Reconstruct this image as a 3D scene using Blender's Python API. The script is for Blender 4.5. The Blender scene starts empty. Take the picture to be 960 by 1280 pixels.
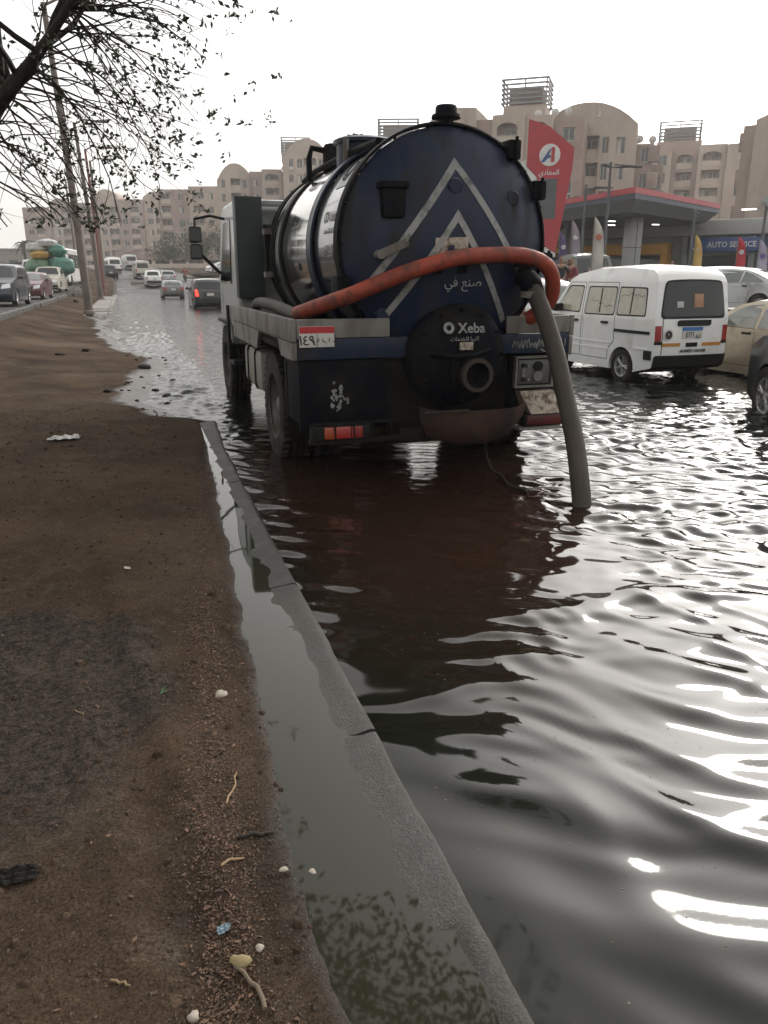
import bpy, bmesh, math, random
import numpy as np
from mathutils import Vector
from mathutils.geometry import tessellate_polygon
R = math.radians
rnd = random.Random(7)
HAZE = 0.0006
S = bpy.context.scene
C = S.collection

# ---------------------------------------------------------------- camera, sky, sun, exposure
cam = bpy.data.objects.new('camera', bpy.data.cameras.new('camera'))
C.objects.link(cam); S.camera = cam
cam.location = (0, 0, 1.6)
cam.rotation_euler = (R(90 - 17.0), 0, R(-18.0))
cam.data.sensor_fit = 'VERTICAL'; cam.data.sensor_height = 32.0
cam.data.lens = 32.0 * 960 / 1280
cam.data.clip_start = 0.05; cam.data.clip_end = 3000

SUN_EL, SUN_AZ = 31.0, 48.0          # azimuth measured from the road direction (+Y), clockwise
w = bpy.data.worlds.new('World'); S.world = w; w.use_nodes = True
nt = w.node_tree; nt.nodes.clear()
out = nt.nodes.new('ShaderNodeOutputWorld'); bg = nt.nodes.new('ShaderNodeBackground')
sky = nt.nodes.new('ShaderNodeTexSky'); sky.sky_type = 'NISHITA'; sky.sun_disc = False
sky.sun_elevation = R(SUN_EL); sky.sun_rotation = R(SUN_AZ)
sky.air_density = 1.0; sky.dust_density = 9.0; sky.ozone_density = 1.0
hs = nt.nodes.new('ShaderNodeHueSaturation'); hs.inputs['Saturation'].default_value = 0.22
veil = nt.nodes.new('ShaderNodeMix'); veil.data_type = 'RGBA'; veil.blend_type = 'MIX'
veil.inputs[0].default_value = 0.36                      # thin even overcast over the clear sky
veil.inputs[7].default_value = (11.4, 11.15, 10.6, 1)
nt.links.new(sky.outputs[0], hs.inputs['Color']); nt.links.new(hs.outputs[0], veil.inputs[6])
nt.links.new(veil.outputs[2], bg.inputs[0]); bg.inputs[1].default_value = 0.10
nt.links.new(bg.outputs[0], out.inputs[0])

sl = bpy.data.lights.new('sun', 'SUN'); sl.energy = 0.5; sl.angle = R(10); sl.color = (1, 0.94, 0.84)
sun = bpy.data.objects.new('sun', sl); C.objects.link(sun)
sun.rotation_euler = (R(90 - SUN_EL), 0, R(180 - SUN_AZ))
S.view_settings.view_transform = 'Standard'; S.view_settings.look = 'None'
S.view_settings.exposure = 0.92; S.view_settings.gamma = 1.0
S.cycles.max_bounces = 6; S.cycles.diffuse_bounces = 3; S.cycles.glossy_bounces = 3
S.cycles.transparent_max_bounces = 8; S.cycles.volume_bounces = 1
S.cycles.caustics_reflective = False; S.cycles.caustics_refractive = False
S.cycles.use_denoising = True

# ---------------------------------------------------------------- helpers
def tag(o, label=None, cat=None, group=None, kind=None):
    if label: o['label'] = label
    if cat: o['category'] = cat
    if group: o['group'] = group
    if kind: o['kind'] = kind
    return o

def thing(name, label, cat, loc=(0, 0, 0), rz=0, group=None):
    o = bpy.data.objects.new(name, None); C.objects.link(o)
    o.empty_display_size = 0.2
    o.location = loc; o.rotation_euler = (0, 0, rz)
    return tag(o, label, cat, group)

def link(name, me, parent=None, loc=None, rot=None):
    o = bpy.data.objects.new(name, me); C.objects.link(o)
    if parent: o.parent = parent
    if loc: o.location = loc
    if rot: o.rotation_euler = rot
    return o

def mesh_from(name, v, f, mat=None, smooth=35):
    me = bpy.data.meshes.new(name)
    me.from_pydata(v, [], f)
    if mat: me.materials.append(mat)
    fin(me, smooth)
    return me

def fin(me, smooth=35):
    if smooth:
        me.polygons.foreach_set('use_smooth', [True] * len(me.polygons))
        if smooth < 180: me.set_sharp_from_angle(angle=R(smooth))
    me.update()

class MB:
    """collects shapes, build() makes ONE mesh object of them"""
    def __init__(s): s.v = []; s.f = []
    def add(s, v, f):
        n = len(s.v); s.v += [tuple(p) for p in v]; s.f += [tuple(i + n for i in q) for q in f]; return s
    def box(s, x0, x1, y0, y1, z0, z1):
        return s.add([(x0, y0, z0), (x1, y0, z0), (x1, y1, z0), (x0, y1, z0), (x0, y0, z1), (x1, y0, z1), (x1, y1, z1), (x0, y1, z1)],
                     [(0, 3, 2, 1), (4, 5, 6, 7), (0, 1, 5, 4), (1, 2, 6, 5), (2, 3, 7, 6), (3, 0, 4, 7)])
    def cbox(s, x0, x1, y0, y1, z0, z1, b=0.02):
        """box with chamfered edges all round"""
        bm = bmesh.new(); bmesh.ops.create_cube(bm, size=1)
        for q in bm.verts: q.co = Vector(((x0 + x1) / 2 + q.co.x * (x1 - x0), (y0 + y1) / 2 + q.co.y * (y1 - y0), (z0 + z1) / 2 + q.co.z * (z1 - z0)))
        bmesh.ops.bevel(bm, geom=list(bm.edges), offset=b, segments=2, affect='EDGES', profile=0.6)
        bm.verts.index_update()
        s.add([q.co[:] for q in bm.verts], [[q.index for q in fc.verts] for fc in bm.faces]); bm.free(); return s
    def tube(s, pts, r, n=10, caps=True):
        pts = [Vector(p) for p in pts]; m = len(pts)
        rr = r if isinstance(r, (list, tuple)) else [r] * m
        t0 = (pts[1] - pts[0]).normalized()
        a = Vector((0, 0, 1)) if abs(t0.z) < 0.9 else Vector((1, 0, 0))
        u = t0.cross(a).normalized(); V = []; F = []
        for i in range(m):
            t = (pts[min(i + 1, m - 1)] - pts[max(i - 1, 0)]).normalized()
            u = (u - t * u.dot(t)).normalized(); wv = t.cross(u)
            for k in range(n):
                q = 2 * math.pi * k / n
                V.append(pts[i] + (u * math.cos(q) + wv * math.sin(q)) * rr[i])
        for i in range(m - 1):
            for k in range(n):
                k2 = (k + 1) % n
                F.append((i * n + k, i * n + k2, (i + 1) * n + k2, (i + 1) * n + k))
        if caps: F.append(tuple(range(n - 1, -1, -1))); F.append(tuple((m - 1) * n + k for k in range(n)))
        return s.add([p[:] for p in V], F)
    def lathe(s, prof, n=32, o=(0, 0, 0), ax='z', arc=None):
        """prof: (radius, height) pairs turned round ax"""
        V = []; F = []; m = len(prof)
        for (r, h) in prof:
            for k in range(n):
                q = 2 * math.pi * k / n
                a, b = r * math.cos(q), r * math.sin(q)
                p = {'z': (a, b, h), 'y': (b, h, a), 'x': (h, a, b)}[ax]
                V.append((o[0] + p[0], o[1] + p[1], o[2] + p[2]))
        for i in range(m - 1):
            for k in range(n):
                k2 = (k + 1) % n; F.append((i * n + k, i * n + k2, (i + 1) * n + k2, (i + 1) * n + k))
        return s.add(V, F)
    def prism(s, poly, fn, d0, d1):
        """2-D outline; fn(a, b, d) gives the point"""
        n = len(poly)
        return s.add([fn(a, b, d0) for a, b in poly] + [fn(a, b, d1) for a, b in poly],
                     [tuple(range(n))[::-1], tuple(range(n, 2 * n))] + [(i, (i + 1) % n, n + (i + 1) % n, n + i) for i in range(n)])
    def strip(s, pts, wid, fn, d0, d1):
        """thin ribbon along 2-D points"""
        for (a, b) in zip(pts[:-1], pts[1:]):
            dx, dy = b[0] - a[0], b[1] - a[1]; L = math.hypot(dx, dy) or 1
            nx, ny = -dy / L * wid / 2, dx / L * wid / 2
            s.prism([(a[0] + nx, a[1] + ny), (a[0] - nx, a[1] - ny), (b[0] - nx, b[1] - ny), (b[0] + nx, b[1] + ny)], fn, d0, d1)
        return s
    def mesh(s, name, mat, smooth=35, fix=True):
        me = mesh_from(name, s.v, s.f, mat, 0)
        if fix:
            bm = bmesh.new(); bm.from_mesh(me); bmesh.ops.recalc_face_normals(bm, faces=bm.faces); bm.to_mesh(me); bm.free()
        fin(me, smooth); return me
    def build(s, name, mat, parent=None, smooth=35, loc=None, rot=None):
        return link(name, s.mesh(name, mat, smooth), parent, loc, rot)

def copy_tree(o, parent=None):
    c = o.copy(); C.objects.link(c); c.parent = parent
    for ch in o.children: copy_tree(ch, c)
    return c

# value noise for heights, all numpy
def _h(ix, iy, seed):
    n = (ix * 374761393 + iy * 668265263 + seed * 974634617) & 0xffffffff
    n = ((n ^ (n >> 13)) * 1274126177) & 0xffffffff
    return ((n ^ (n >> 16)) & 0xffff) / 65535.0
def vnoise(x, y, seed=0):
    ix = np.floor(x).astype(np.int64); iy = np.floor(y).astype(np.int64)
    fx = x - ix; fy = y - iy; fx = fx * fx * (3 - 2 * fx); fy = fy * fy * (3 - 2 * fy)
    return ((_h(ix, iy, seed) * (1 - fx) + _h(ix + 1, iy, seed) * fx) * (1 - fy) +
            (_h(ix, iy + 1, seed) * (1 - fx) + _h(ix + 1, iy + 1, seed) * fx) * fy) * 2 - 1
def fbm(x, y, o=4, seed=0):
    a = 1.0; t = 0; fq = 1.0
    for i in range(o): t = t + a * vnoise(x * fq, y * fq, seed + i * 17); a *= 0.5; fq *= 2.03
    return t
def sstep(a, b, x):
    t = np.clip((x - a) / (b - a), 0, 1); return t * t * (3 - 2 * t)

def sheet(name, xs, ys, zf, mat, parent=None, smooth=180):
    X, Y = np.meshgrid(np.array(xs), np.array(ys)); Z = zf(X, Y)
    r, c = X.shape; v = np.stack([X, Y, Z], -1).reshape(-1, 3)
    i = np.arange(r * c).reshape(r, c)
    f = np.stack([i[:-1, :-1], i[:-1, 1:], i[1:, 1:], i[1:, :-1]], -1).reshape(-1, 4)
    me = bpy.data.meshes.new(name)
    me.vertices.add(len(v)); me.vertices.foreach_set('co', v.astype(np.float32).ravel())
    me.loops.add(f.size); me.loops.foreach_set('vertex_index', f.astype(np.int32).ravel())
    me.polygons.add(len(f)); me.polygons.foreach_set('loop_start', np.arange(0, f.size, 4, dtype=np.int32))
    me.update(calc_edges=True); me.materials.append(mat); fin(me, smooth)
    return link(name, me, parent)
def steps(*segs):
    """segs: (start, end, first step, last step) -> growing spacing"""
    o = []
    for a, b, s0, s1 in segs:
        x = a
        while x < b - 1e-6:
            o.append(x); x += s0 + (s1 - s0) * (x - a) / (b - a)
    o.append(segs[-1][1]); return o

# ---------------------------------------------------------------- materials
MATS = {}
def mat(name, col, rough=0.6, metal=0.0, var=0.15, scale=3.0, dirt=None, dirt_amt=0.5, dirt_scale=2.0, bump=0.0, bscale=60.0,
        coat=0.0, spec=0.5, island=0.0, emis=None, estr=0, rvar=0.0, anis=None, stretch=None):
    if name in MATS: return MATS[name]
    m = bpy.data.materials.new(name); m.use_nodes = True; nt = m.node_tree; n = nt.nodes; L = nt.links
    p = n['Principled BSDF']; p.inputs['Roughness'].default_value = rough; p.inputs['Metallic'].default_value = metal
    p.inputs['Coat Weight'].default_value = coat; p.inputs['Coat Roughness'].default_value = 0.06
    p.inputs['Specular IOR Level'].default_value = spec
    tc = n.new('ShaderNodeTexCoord'); mp = n.new('ShaderNodeMapping'); L.new(tc.outputs['Object'], mp.inputs[0])
    if stretch: mp.inputs['Scale'].default_value = stretch
    nz = n.new('ShaderNodeTexNoise'); nz.inputs['Scale'].default_value = scale; nz.inputs['Detail'].default_value = 5
    L.new(mp.outputs[0], nz.inputs['Vector'])
    rp = n.new('ShaderNodeMapRange'); rp.inputs[1].default_value = 0.3; rp.inputs[2].default_value = 0.7
    rp.inputs[3].default_value = 1 - var; rp.inputs[4].default_value = 1 + var
    L.new(nz.outputs['Fac'], rp.inputs[0])
    mu = n.new('ShaderNodeMix'); mu.data_type = 'RGBA'; mu.blend_type = 'MULTIPLY'; mu.inputs[0].default_value = 1
    mu.inputs[6].default_value = (*col, 1); L.new(rp.outputs[0], mu.inputs[7]); c = mu.outputs[2]
    if dirt:
        n2 = n.new('ShaderNodeTexNoise'); n2.inputs['Scale'].default_value = dirt_scale; n2.inputs['Detail'].default_value = 8
        n2.inputs['Roughness'].default_value = 0.65; L.new(mp.outputs[0], n2.inputs['Vector'])
        r2 = n.new('ShaderNodeMapRange'); r2.inputs[1].default_value = 0.62 - 0.3 * dirt_amt; r2.inputs[2].default_value = 0.80 - 0.3 * dirt_amt
        L.new(n2.outputs['Fac'], r2.inputs[0])
        m2 = n.new('ShaderNodeMix'); m2.data_type = 'RGBA'; L.new(r2.outputs[0], m2.inputs[0]); L.new(c, m2.inputs[6])
        m2.inputs[7].default_value = (*dirt, 1); c = m2.outputs[2]
        rr = n.new('ShaderNodeMapRange'); rr.inputs[3].default_value = rough; rr.inputs[4].default_value = max(rough, 0.75)
        L.new(r2.outputs[0], rr.inputs[0]); L.new(rr.outputs[0], p.inputs['Roughness'])
        if coat:
            rc = n.new('ShaderNodeMapRange'); rc.inputs[3].default_value = coat; rc.inputs[4].default_value = 0
            L.new(r2.outputs[0], rc.inputs[0]); L.new(rc.outputs[0], p.inputs['Coat Weight'])
    elif rvar:
        rr = n.new('ShaderNodeMapRange'); rr.inputs[1].default_value = 0.3; rr.inputs[2].default_value = 0.7
        rr.inputs[3].default_value = max(0, rough - rvar); rr.inputs[4].default_value = rough + rvar
        L.new(nz.outputs['Fac'], rr.inputs[0]); L.new(rr.outputs[0], p.inputs['Roughness'])
    if island:                                             # every loose piece its own tone
        ge = n.new('ShaderNodeNewGeometry'); ri = n.new('ShaderNodeMapRange'); ri.inputs[3].default_value = 1 - island; ri.inputs[4].default_value = 1 + island
        L.new(ge.outputs['Random Per Island'], ri.inputs[0]); mi = n.new('ShaderNodeMix'); mi.data_type = 'RGBA'; mi.blend_type = 'MULTIPLY'; mi.inputs[0].default_value = 1
        L.new(c, mi.inputs[6]); L.new(ri.outputs[0], mi.inputs[7]); c = mi.outputs[2]
    L.new(c, p.inputs['Base Color'])
    if bump:
        n3 = n.new('ShaderNodeTexNoise'); n3.inputs['Scale'].default_value = bscale; n3.inputs['Detail'].default_value = 4
        L.new(mp.outputs[0], n3.inputs['Vector'])
        b = n.new('ShaderNodeBump'); b.inputs['Strength'].default_value = bump; b.inputs['Distance'].default_value = 0.01
        L.new(n3.outputs['Fac'], b.inputs['Height']); L.new(b.outputs[0], p.inputs['Normal'])
    if emis: p.inputs['Emission Color'].default_value = (*emis, 1); p.inputs['Emission Strength'].default_value = estr
    MATS[name] = m; return m

NAVY = mat('navy_paint', (0.011, 0.020, 0.046), 0.36, var=0.2, dirt=(0.026, 0.026, 0.027), dirt_amt=0.50, dirt_scale=3.0, stretch=(1.6, 1.6, .45), coat=0.06, spec=0.22)
NAVYG = mat('navy_gloss', (0.020, 0.024, 0.032), 0.22, var=0.15, coat=0.9, rvar=0.08)
NAVYD = mat('navy_dirty', (0.0035, 0.0045, 0.008), 0.65, var=0.3, dirt=(0.014, 0.012, 0.010), dirt_amt=0.55, dirt_scale=4, spec=0.1)
STEELM = mat('polished_steel', (0.62, 0.61, 0.58), 0.12, 1.0, var=0.06, rvar=0.05, scale=6)
STEELD = mat('dull_steel', (0.30, 0.30, 0.30), 0.32, 0.8, var=0.15, rvar=0.1)
RAIL = mat('worn_grey_steel', (0.17, 0.16, 0.145), 0.6, 0.0, var=0.25, dirt=(0.09, 0.07, 0.055), dirt_amt=0.5, dirt_scale=5, stretch=(1, 1, .35))
BLACK = mat('black_plastic', (0.012, 0.012, 0.012), 0.5, var=0.2, spec=0.2)
BLACKD = mat('dirty_black', (0.012, 0.011, 0.010), 0.75, var=0.3, dirt=(0.03, 0.025, 0.02), dirt_amt=0.4, spec=0.1)
RUBBER = mat('tyre_rubber', (0.016, 0.015, 0.014), 0.8, var=0.3, dirt=(0.045, 0.036, 0.03), dirt_amt=0.5, dirt_scale=6, bump=0.2, bscale=50, spec=0.2)
WHITEP = mat('white_marking', (0.26, 0.26, 0.25), 0.6, var=0.2, dirt=(0.11, 0.11, 0.105), dirt_amt=0.45, dirt_scale=8)
RUST = mat('rusty_paint', (0.060, 0.027, 0.018), 0.8, var=0.4, dirt=(0.018, 0.014, 0.012), dirt_amt=0.65, dirt_scale=3.5, bump=0.3, bscale=30)
PEEL = mat('peeling_white_paint', (0.42, 0.36, 0.29), 0.7, var=0.2, dirt=(0.07, 0.04, 0.028), dirt_amt=0.62, dirt_scale=12)
CABG = mat('cab_grey', (0.34, 0.35, 0.34), 0.35, var=0.08, dirt=(0.16, 0.15, 0.13), dirt_amt=0.35, coat=0.3)
CABD = mat('cab_dark_panel', (0.045, 0.052, 0.055), 0.5, var=0.12, spec=0.2)
ORANGE = mat('orange_hose_skin', (0.27, 0.042, 0.020), 0.6, var=0.25, dirt=(0.085, 0.032, 0.022), dirt_amt=0.45, dirt_scale=9, scale=5)
HOSEG = mat('muddy_grey_hose', (0.036, 0.028, 0.021), 0.7, var=0.25, dirt=(0.05, 0.04, 0.032), dirt_amt=0.5, dirt_scale=6, bump=0.15, bscale=40)
REDL = mat('red_lens', (0.30, 0.018, 0.014), 0.2, var=0.1, coat=0.6)
REDLIT = mat('lit_brake_lens', (0.7, 0.02, 0.02), 0.3, emis=(1, 0.05, 0.03), estr=1.2)
ORANGEL = mat('orange_lens', (0.30, 0.05, 0.015), 0.25, coat=0.5)
CLEARL = mat('clear_lens', (0.62, 0.63, 0.64), 0.12, 0.4, coat=1.0)
GLASSD = mat('tinted_car_glass', (0.018, 0.022, 0.023), 0.06, var=0.05, spec=0.5)
GLASSG = mat('pale_car_glass', (0.10, 0.115, 0.11), 0.06, var=0.2, scale=1.5, coat=1.0, spec=0.6)
CHROME = mat('chrome', (0.7, 0.7, 0.7), 0.12, 1.0)
RIMM = mat('wheel_alloy', (0.38, 0.38, 0.37), 0.35, 0.6, var=0.15, dirt=(0.12, 0.10, 0.08), dirt_amt=0.4, dirt_scale=8)
RIMB = mat('truck_rim', (0.11, 0.10, 0.09), 0.6, 0.2, var=0.25, dirt=(0.05, 0.04, 0.03), dirt_amt=0.5)
PLATEW = mat('plate_white', (0.55, 0.53, 0.49), 0.5, var=0.1)
PLATER = mat('plate_red', (0.42, 0.025, 0.03), 0.5, var=0.1)
PLATEB = mat('plate_blue', (0.04, 0.16, 0.42), 0.5, var=0.1)
INK = mat('black_ink', (0.012, 0.012, 0.014), 0.6)

# ---------------------------------------------------------------- lettering
def lettering(txt, size, parent, m, loc, rot=(R(90), 0, 0), align='CENTER', depth=0.002, name='lettering', bold=0.0, warp=None, sx=1.0):
    cu = bpy.data.curves.new('t', 'FONT'); cu.body = txt; cu.size = size; cu.align_x = align; cu.align_y = 'CENTER'
    cu.extrude = depth / 2; cu.resolution_u = 2; cu.offset = bold
    t = bpy.data.objects.new('t', cu); C.objects.link(t)
    me = bpy.data.meshes.new_from_object(t); bpy.data.objects.remove(t); bpy.data.curves.remove(cu)
    me.name = name; me.materials.clear(); me.materials.append(m)
    for v in me.vertices: v.co.x *= sx
    if warp:
        for v in me.vertices: v.co = warp(v.co)
        return link(name, me, parent)
    return link(name, me, parent, loc, rot)

# ---------------------------------------------------------------- ground, roads, water
def ground_mat(name, c1, c2, c3, rough=0.85, s1=0.9, s2=14, bump=0.6, wet=None, grain=110, patch=False):
    """soil: patches of three colours, grains, damp spots"""
    m = bpy.data.materials.new(name); m.use_nodes = True; nt = m.node_tree; n = nt.nodes; L = nt.links
    p = n['Principled BSDF']; p.inputs['Specular IOR Level'].default_value = 0.5 if wet else 0.03; tc = n.new('ShaderNodeTexCoord')
    def noise(sc, det=6, ro=0.6):
        z = n.new('ShaderNodeTexNoise'); z.inputs['Scale'].default_value = sc; z.inputs['Detail'].default_value = det
        z.inputs['Roughness'].default_value = ro; L.new(tc.outputs['Object'], z.inputs['Vector']); return z.outputs['Fac']
    def rng(s, a, b, c=0., d=1.):
        q = n.new('ShaderNodeMapRange'); q.inputs[1].default_value = a; q.inputs[2].default_value = b
        q.inputs[3].default_value = c; q.inputs[4].default_value = d; L.new(s, q.inputs[0]); return q.outputs[0]
    def mix(fac, a, b, bt='MIX'):
        q = n.new('ShaderNodeMix'); q.data_type = 'RGBA'; q.blend_type = bt
        for i, s in ((0, fac), (6, a), (7, b)):
            if isinstance(s, (int, float)): q.inputs[i].default_value = s
            elif isinstance(s, tuple): q.inputs[i].default_value = (*s, 1)
            else: L.new(s, q.inputs[i])
        return q.outputs[2]
    big = noise(s1, 7, 0.62); mid = noise(s2, 6, 0.7); fine = noise(grain, 3, 0.8)
    c = mix(rng(big, 0.42, 0.58), c1, c2)
    c = mix(rng(mid, 0.55, 0.75), c, c3)
    if patch:                                              # worn asphalt showing through, frayed outline; damp streaks
        mp = n.new('ShaderNodeMapping'); mp.inputs['Location'].default_value = (.62, -2.85, 0); L.new(tc.outputs['Object'], mp.inputs[0])
        m2 = n.new('ShaderNodeMapping'); m2.inputs['Scale'].default_value = (1.45, 1.12, 0); L.new(mp.outputs[0], m2.inputs[0])
        ln = n.new('ShaderNodeVectorMath'); ln.operation = 'LENGTH'; L.new(m2.outputs[0], ln.inputs[0])
        def add(a, b, k): 
            q = n.new('ShaderNodeMath'); q.operation = 'MULTIPLY_ADD'; L.new(b, q.inputs[0]); q.inputs[1].default_value = k; L.new(a, q.inputs[2]); return q.outputs[0]
        e = add(add(ln.outputs['Value'], noise(2.6, 7, .65), .95), noise(13, 5, .7), .35)
        c = mix(rng(e, 1.50, 1.72, 0.92, 0.0), c, mix(rng(noise(30, 5, .8), .4, .62), (0.020, 0.018, 0.0165), (0.062, 0.050, 0.040)))
        c = mix(rng(noise(0.8, 5, .55), .56, .66, 0, .55), c, (0.020, 0.015, 0.012))
        c = mix(rng(noise(0.35, 4, .5), .54, .68, 0, .75), c, (0.115, 0.085, 0.062))
        c = mix(rng(noise(3.2, 6, .65), .55, .70, 0, .5), c, (0.085, 0.070, 0.056))
    c = mix(1.0, c, rng(fine, 0.28, 0.72, 0.30, 1.75), 'MULTIPLY')
    if patch:
        sz = n.new('ShaderNodeSeparateXYZ'); L.new(tc.outputs['Object'], sz.inputs[0])
        hz_ = add(sz.outputs[2], noise(9, 5, .6), .018)
        dm = rng(hz_, .052, .072, 1.0, 0.0); c = mix(dm, c, mix(1.0, c, (.42, .40, .38), 'MULTIPLY'))
        L.new(rng(hz_, .050, .066, .35, .95), p.inputs['Roughness']); L.new(rng(hz_, .050, .066, .45, .03), p.inputs['Specular IOR Level'])
    L.new(c, p.inputs['Base Color'])
    if wet:
        L.new(rng(noise(wet, 6, 0.6), 0.5, 0.68, rough, 0.30), p.inputs['Roughness'])
    elif not patch: p.inputs['Roughness'].default_value = rough
    b = n.new('ShaderNodeBump'); b.inputs['Strength'].default_value = bump; b.inputs['Distance'].default_value = 0.022
    h = mix(0.5, fine, noise(45, 6, 0.75)); L.new(h, b.inputs['Height']); L.new(b.outputs[0], p.inputs['Normal'])
    return m
SOIL = ground_mat('damp_brown_soil', (0.066, 0.045, 0.031), (0.041, 0.029, 0.021), (0.088, 0.062, 0.043), rough=0.95, patch=True)
ASPH = ground_mat('asphalt', (0.060, 0.057, 0.054), (0.048, 0.046, 0.044), (0.075, 0.068, 0.060), rough=0.7, s1=0.3, s2=3, bump=0.4, wet=0.5)
DRYASPH = ground_mat('dry_asphalt', (0.095, 0.09, 0.085), (0.075, 0.072, 0.068), (0.11, 0.10, 0.09), rough=0.9, s1=0.3, s2=3, bump=0.3)
MUD = ground_mat('flooded_road_mud', (0.05, 0.035, 0.025), (0.04, 0.03, 0.02), (0.06, 0.045, 0.03))
PAVE = ground_mat('grey_paving', (0.21, 0.195, 0.175), (0.16, 0.145, 0.125), (0.12, 0.095, 0.075), s1=1.2, s2=5, bump=0.3, wet=0.7, rough=0.6)
CONC = ground_mat('wet_kerb_concrete', (0.034, 0.031, 0.024), (0.019, 0.0185, 0.015), (0.056, 0.047, 0.035), rough=0.6, s1=3, s2=18, bump=0.6, wet=3)
EARTH = ground_mat('dusty_earth', (0.17, 0.135, 0.10), (0.14, 0.11, 0.085), (0.20, 0.16, 0.12), s1=0.1, s2=2)

def z_road(X, Y):
    base = -0.26 + 0.02 * fbm(X * 0.15, Y * 0.15, 3, 5)
    up = 0.26 * sstep(55, 76, Y) + np.clip(Y - 76, 0, 60) * 0.055
    side = 0.80 * sstep(13.0, 18.5, X + 0.9 * fbm(Y * 0.3, X * 0.1, 3, 9)) * (1 - sstep(50, 62, Y))
    return base + up + side
def road_cx(Y): return -np.clip(Y - 80, 0, 200) ** 2 * 0.0022        # the far road bends left as it climbs

def z_water(X, Y):
    """the flood: long swells from the traffic lanes, chop further out, calm in the lee of the truck"""
    wob = 0.35 * fbm(X * 0.75, Y * 0.75, 3, 31); wob2 = 0.5 * fbm(X * 0.8 + 9, Y * 0.8, 2, 37)
    z = np.zeros_like(X)
    kerb = sstep(0.70, 1.9, X + 0.10 * Y)
    lee = 1 - 0.80 * sstep(0.9, 1.3, X) * (1 - sstep(2.5, 3.3, X + 0.12 * (6 - Y))) * sstep(2.7, 3.6, Y)
    for th, lam, amp, ph, wb in ((56, 0.46, .0070, 0.3, wob), (42, 0.34, .0042, 1.9, wob2), (66, 0.62, .0066, 2.2, wob), (28, 0.31, .0036, 0.5, wob2), (70, 0.24, .0030, 3.0, wob)):
        k = 2 * math.pi / lam; c, s = math.cos(R(th)), math.sin(R(th))
        e = 0.55 + 0.45 * vnoise(X * 0.9 + ph * 7, Y * 0.9 - ph * 3, int(lam * 100))
        q = np.sin(k * (X * c + Y * s + wb * 0.80) + ph)
        z += amp * e * (1.9 * (0.5 + 0.5 * q) ** 2.4 - 0.7) * (0.30 + 1.05 * kerb) * lee
    rip = 0
    for th, lam, amp, ph in ((58, 0.155, .00085, .6), (72, 0.115, .00050, 1.7), (44, 0.20, .00125, 2.9), (64, 0.26, .0019, 4.2), (36, 0.135, .0006, 5.)):
        k = 2 * math.pi / lam; c, s = math.cos(R(th)), math.sin(R(th))
        rip = rip + amp * np.sin(k * (X * c + Y * s + 0.42 * wob + 0.12 * wob2) + ph) * np.clip(0.35 + 1.1 * vnoise(X * 1.3 + ph * 5, Y * 1.3, int(lam * 1000)), 0, 2)
    z += rip * sstep(0.9, 1.9, X + .12 * Y) * lee * 1.75
    far = sstep(2.4, 4.6, Y + 0.42 * X - .4)
    chop = 0
    for th, lam, amp, ph in ((62, 0.10, .0009, .1), (48, 0.14, .0012, 2.1), (75, 0.21, .0021, .1), (30, 0.17, .0017, 1.), (110, 0.26, .0022, 2.), (150, 0.15, .0012, .7), (55, 0.12, .0009, .4), (95, .33, .003, 2.5), (5, 0.4, .003, 4.)):
        k = 2 * math.pi / lam; c, s = math.cos(R(th)), math.sin(R(th))
        chop = chop + amp * np.sin(k * (X * c + Y * s + 0.16 * wob + 0.10 * wob2) + ph) * (0.5 + 0.7 * vnoise(X * 1.7 + ph, Y * 1.7, int(th)))
    z += chop * far * lee * (1.3 + 1.9 * np.maximum(sstep(2.4, 4.6, X), sstep(7, 11, Y)))
    # disturbance round the suction hose
    d = np.hypot(X - 3.06, Y - 4.70); z += 0.017 * np.exp(-d * 2.1) * np.sin(d * 26) * (0.6 + 0.6 * vnoise(X * 3, Y * 3, 3))
    z += 0.014 * np.exp(-((d - .35) / .5) ** 2) * fbm(X * 4.5, Y * 4.5, 3, 77)
    return z

wm = bpy.data.materials.new('murky_flood_water'); wm.use_nodes = True
n = wm.node_tree.nodes; L = wm.node_tree.links; p = n['Principled BSDF']
p.inputs['Base Color'].default_value = (0.030, 0.019, 0.0135, 1); p.inputs['Roughness'].default_value = 0.055; p.inputs['IOR'].default_value = 1.333; p.inputs['Specular IOR Level'].default_value = 0.36
tc = n.new('ShaderNodeTexCoord'); sx = n.new('ShaderNodeSeparateXYZ'); L.new(tc.outputs['Object'], sx.inputs[0])
mr = n.new('ShaderNodeMapRange'); mr.inputs[1].default_value = 4; mr.inputs[2].default_value = 14; mr.inputs[3].default_value = 0.0; mr.inputs[4].default_value = 1.0
L.new(sx.outputs[1], mr.inputs[0])
nz = n.new('ShaderNodeTexNoise'); nz.inputs['Scale'].default_value = 3.2; nz.inputs['Detail'].default_value = 5; nz.inputs['Roughness'].default_value = 0.62
mpw = n.new('ShaderNodeMapping'); mpw.inputs['Scale'].default_value = (1, 1.5, 1); L.new(tc.outputs['Object'], mpw.inputs[0]); L.new(mpw.outputs[0], nz.inputs['Vector'])
bp = n.new('ShaderNodeBump'); bp.inputs['Distance'].default_value = 0.03; L.new(nz.outputs['Fac'], bp.inputs['Height'])
ml = n.new('ShaderNodeMath'); ml.operation = 'MULTIPLY'; ml.inputs[1].default_value = 1.0; L.new(mr.outputs[0], ml.inputs[0])
L.new(ml.outputs[0], bp.inputs['Strength']); L.new(bp.outputs[0], p.inputs['Normal'])
# soft noise that frays the outline of the tint
sn = n.new('ShaderNodeTexNoise'); sn.inputs['Scale'].default_value = 0.7; sn.inputs['Detail'].default_value = 4; L.new(tc.outputs['Object'], sn.inputs['Vector'])
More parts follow.
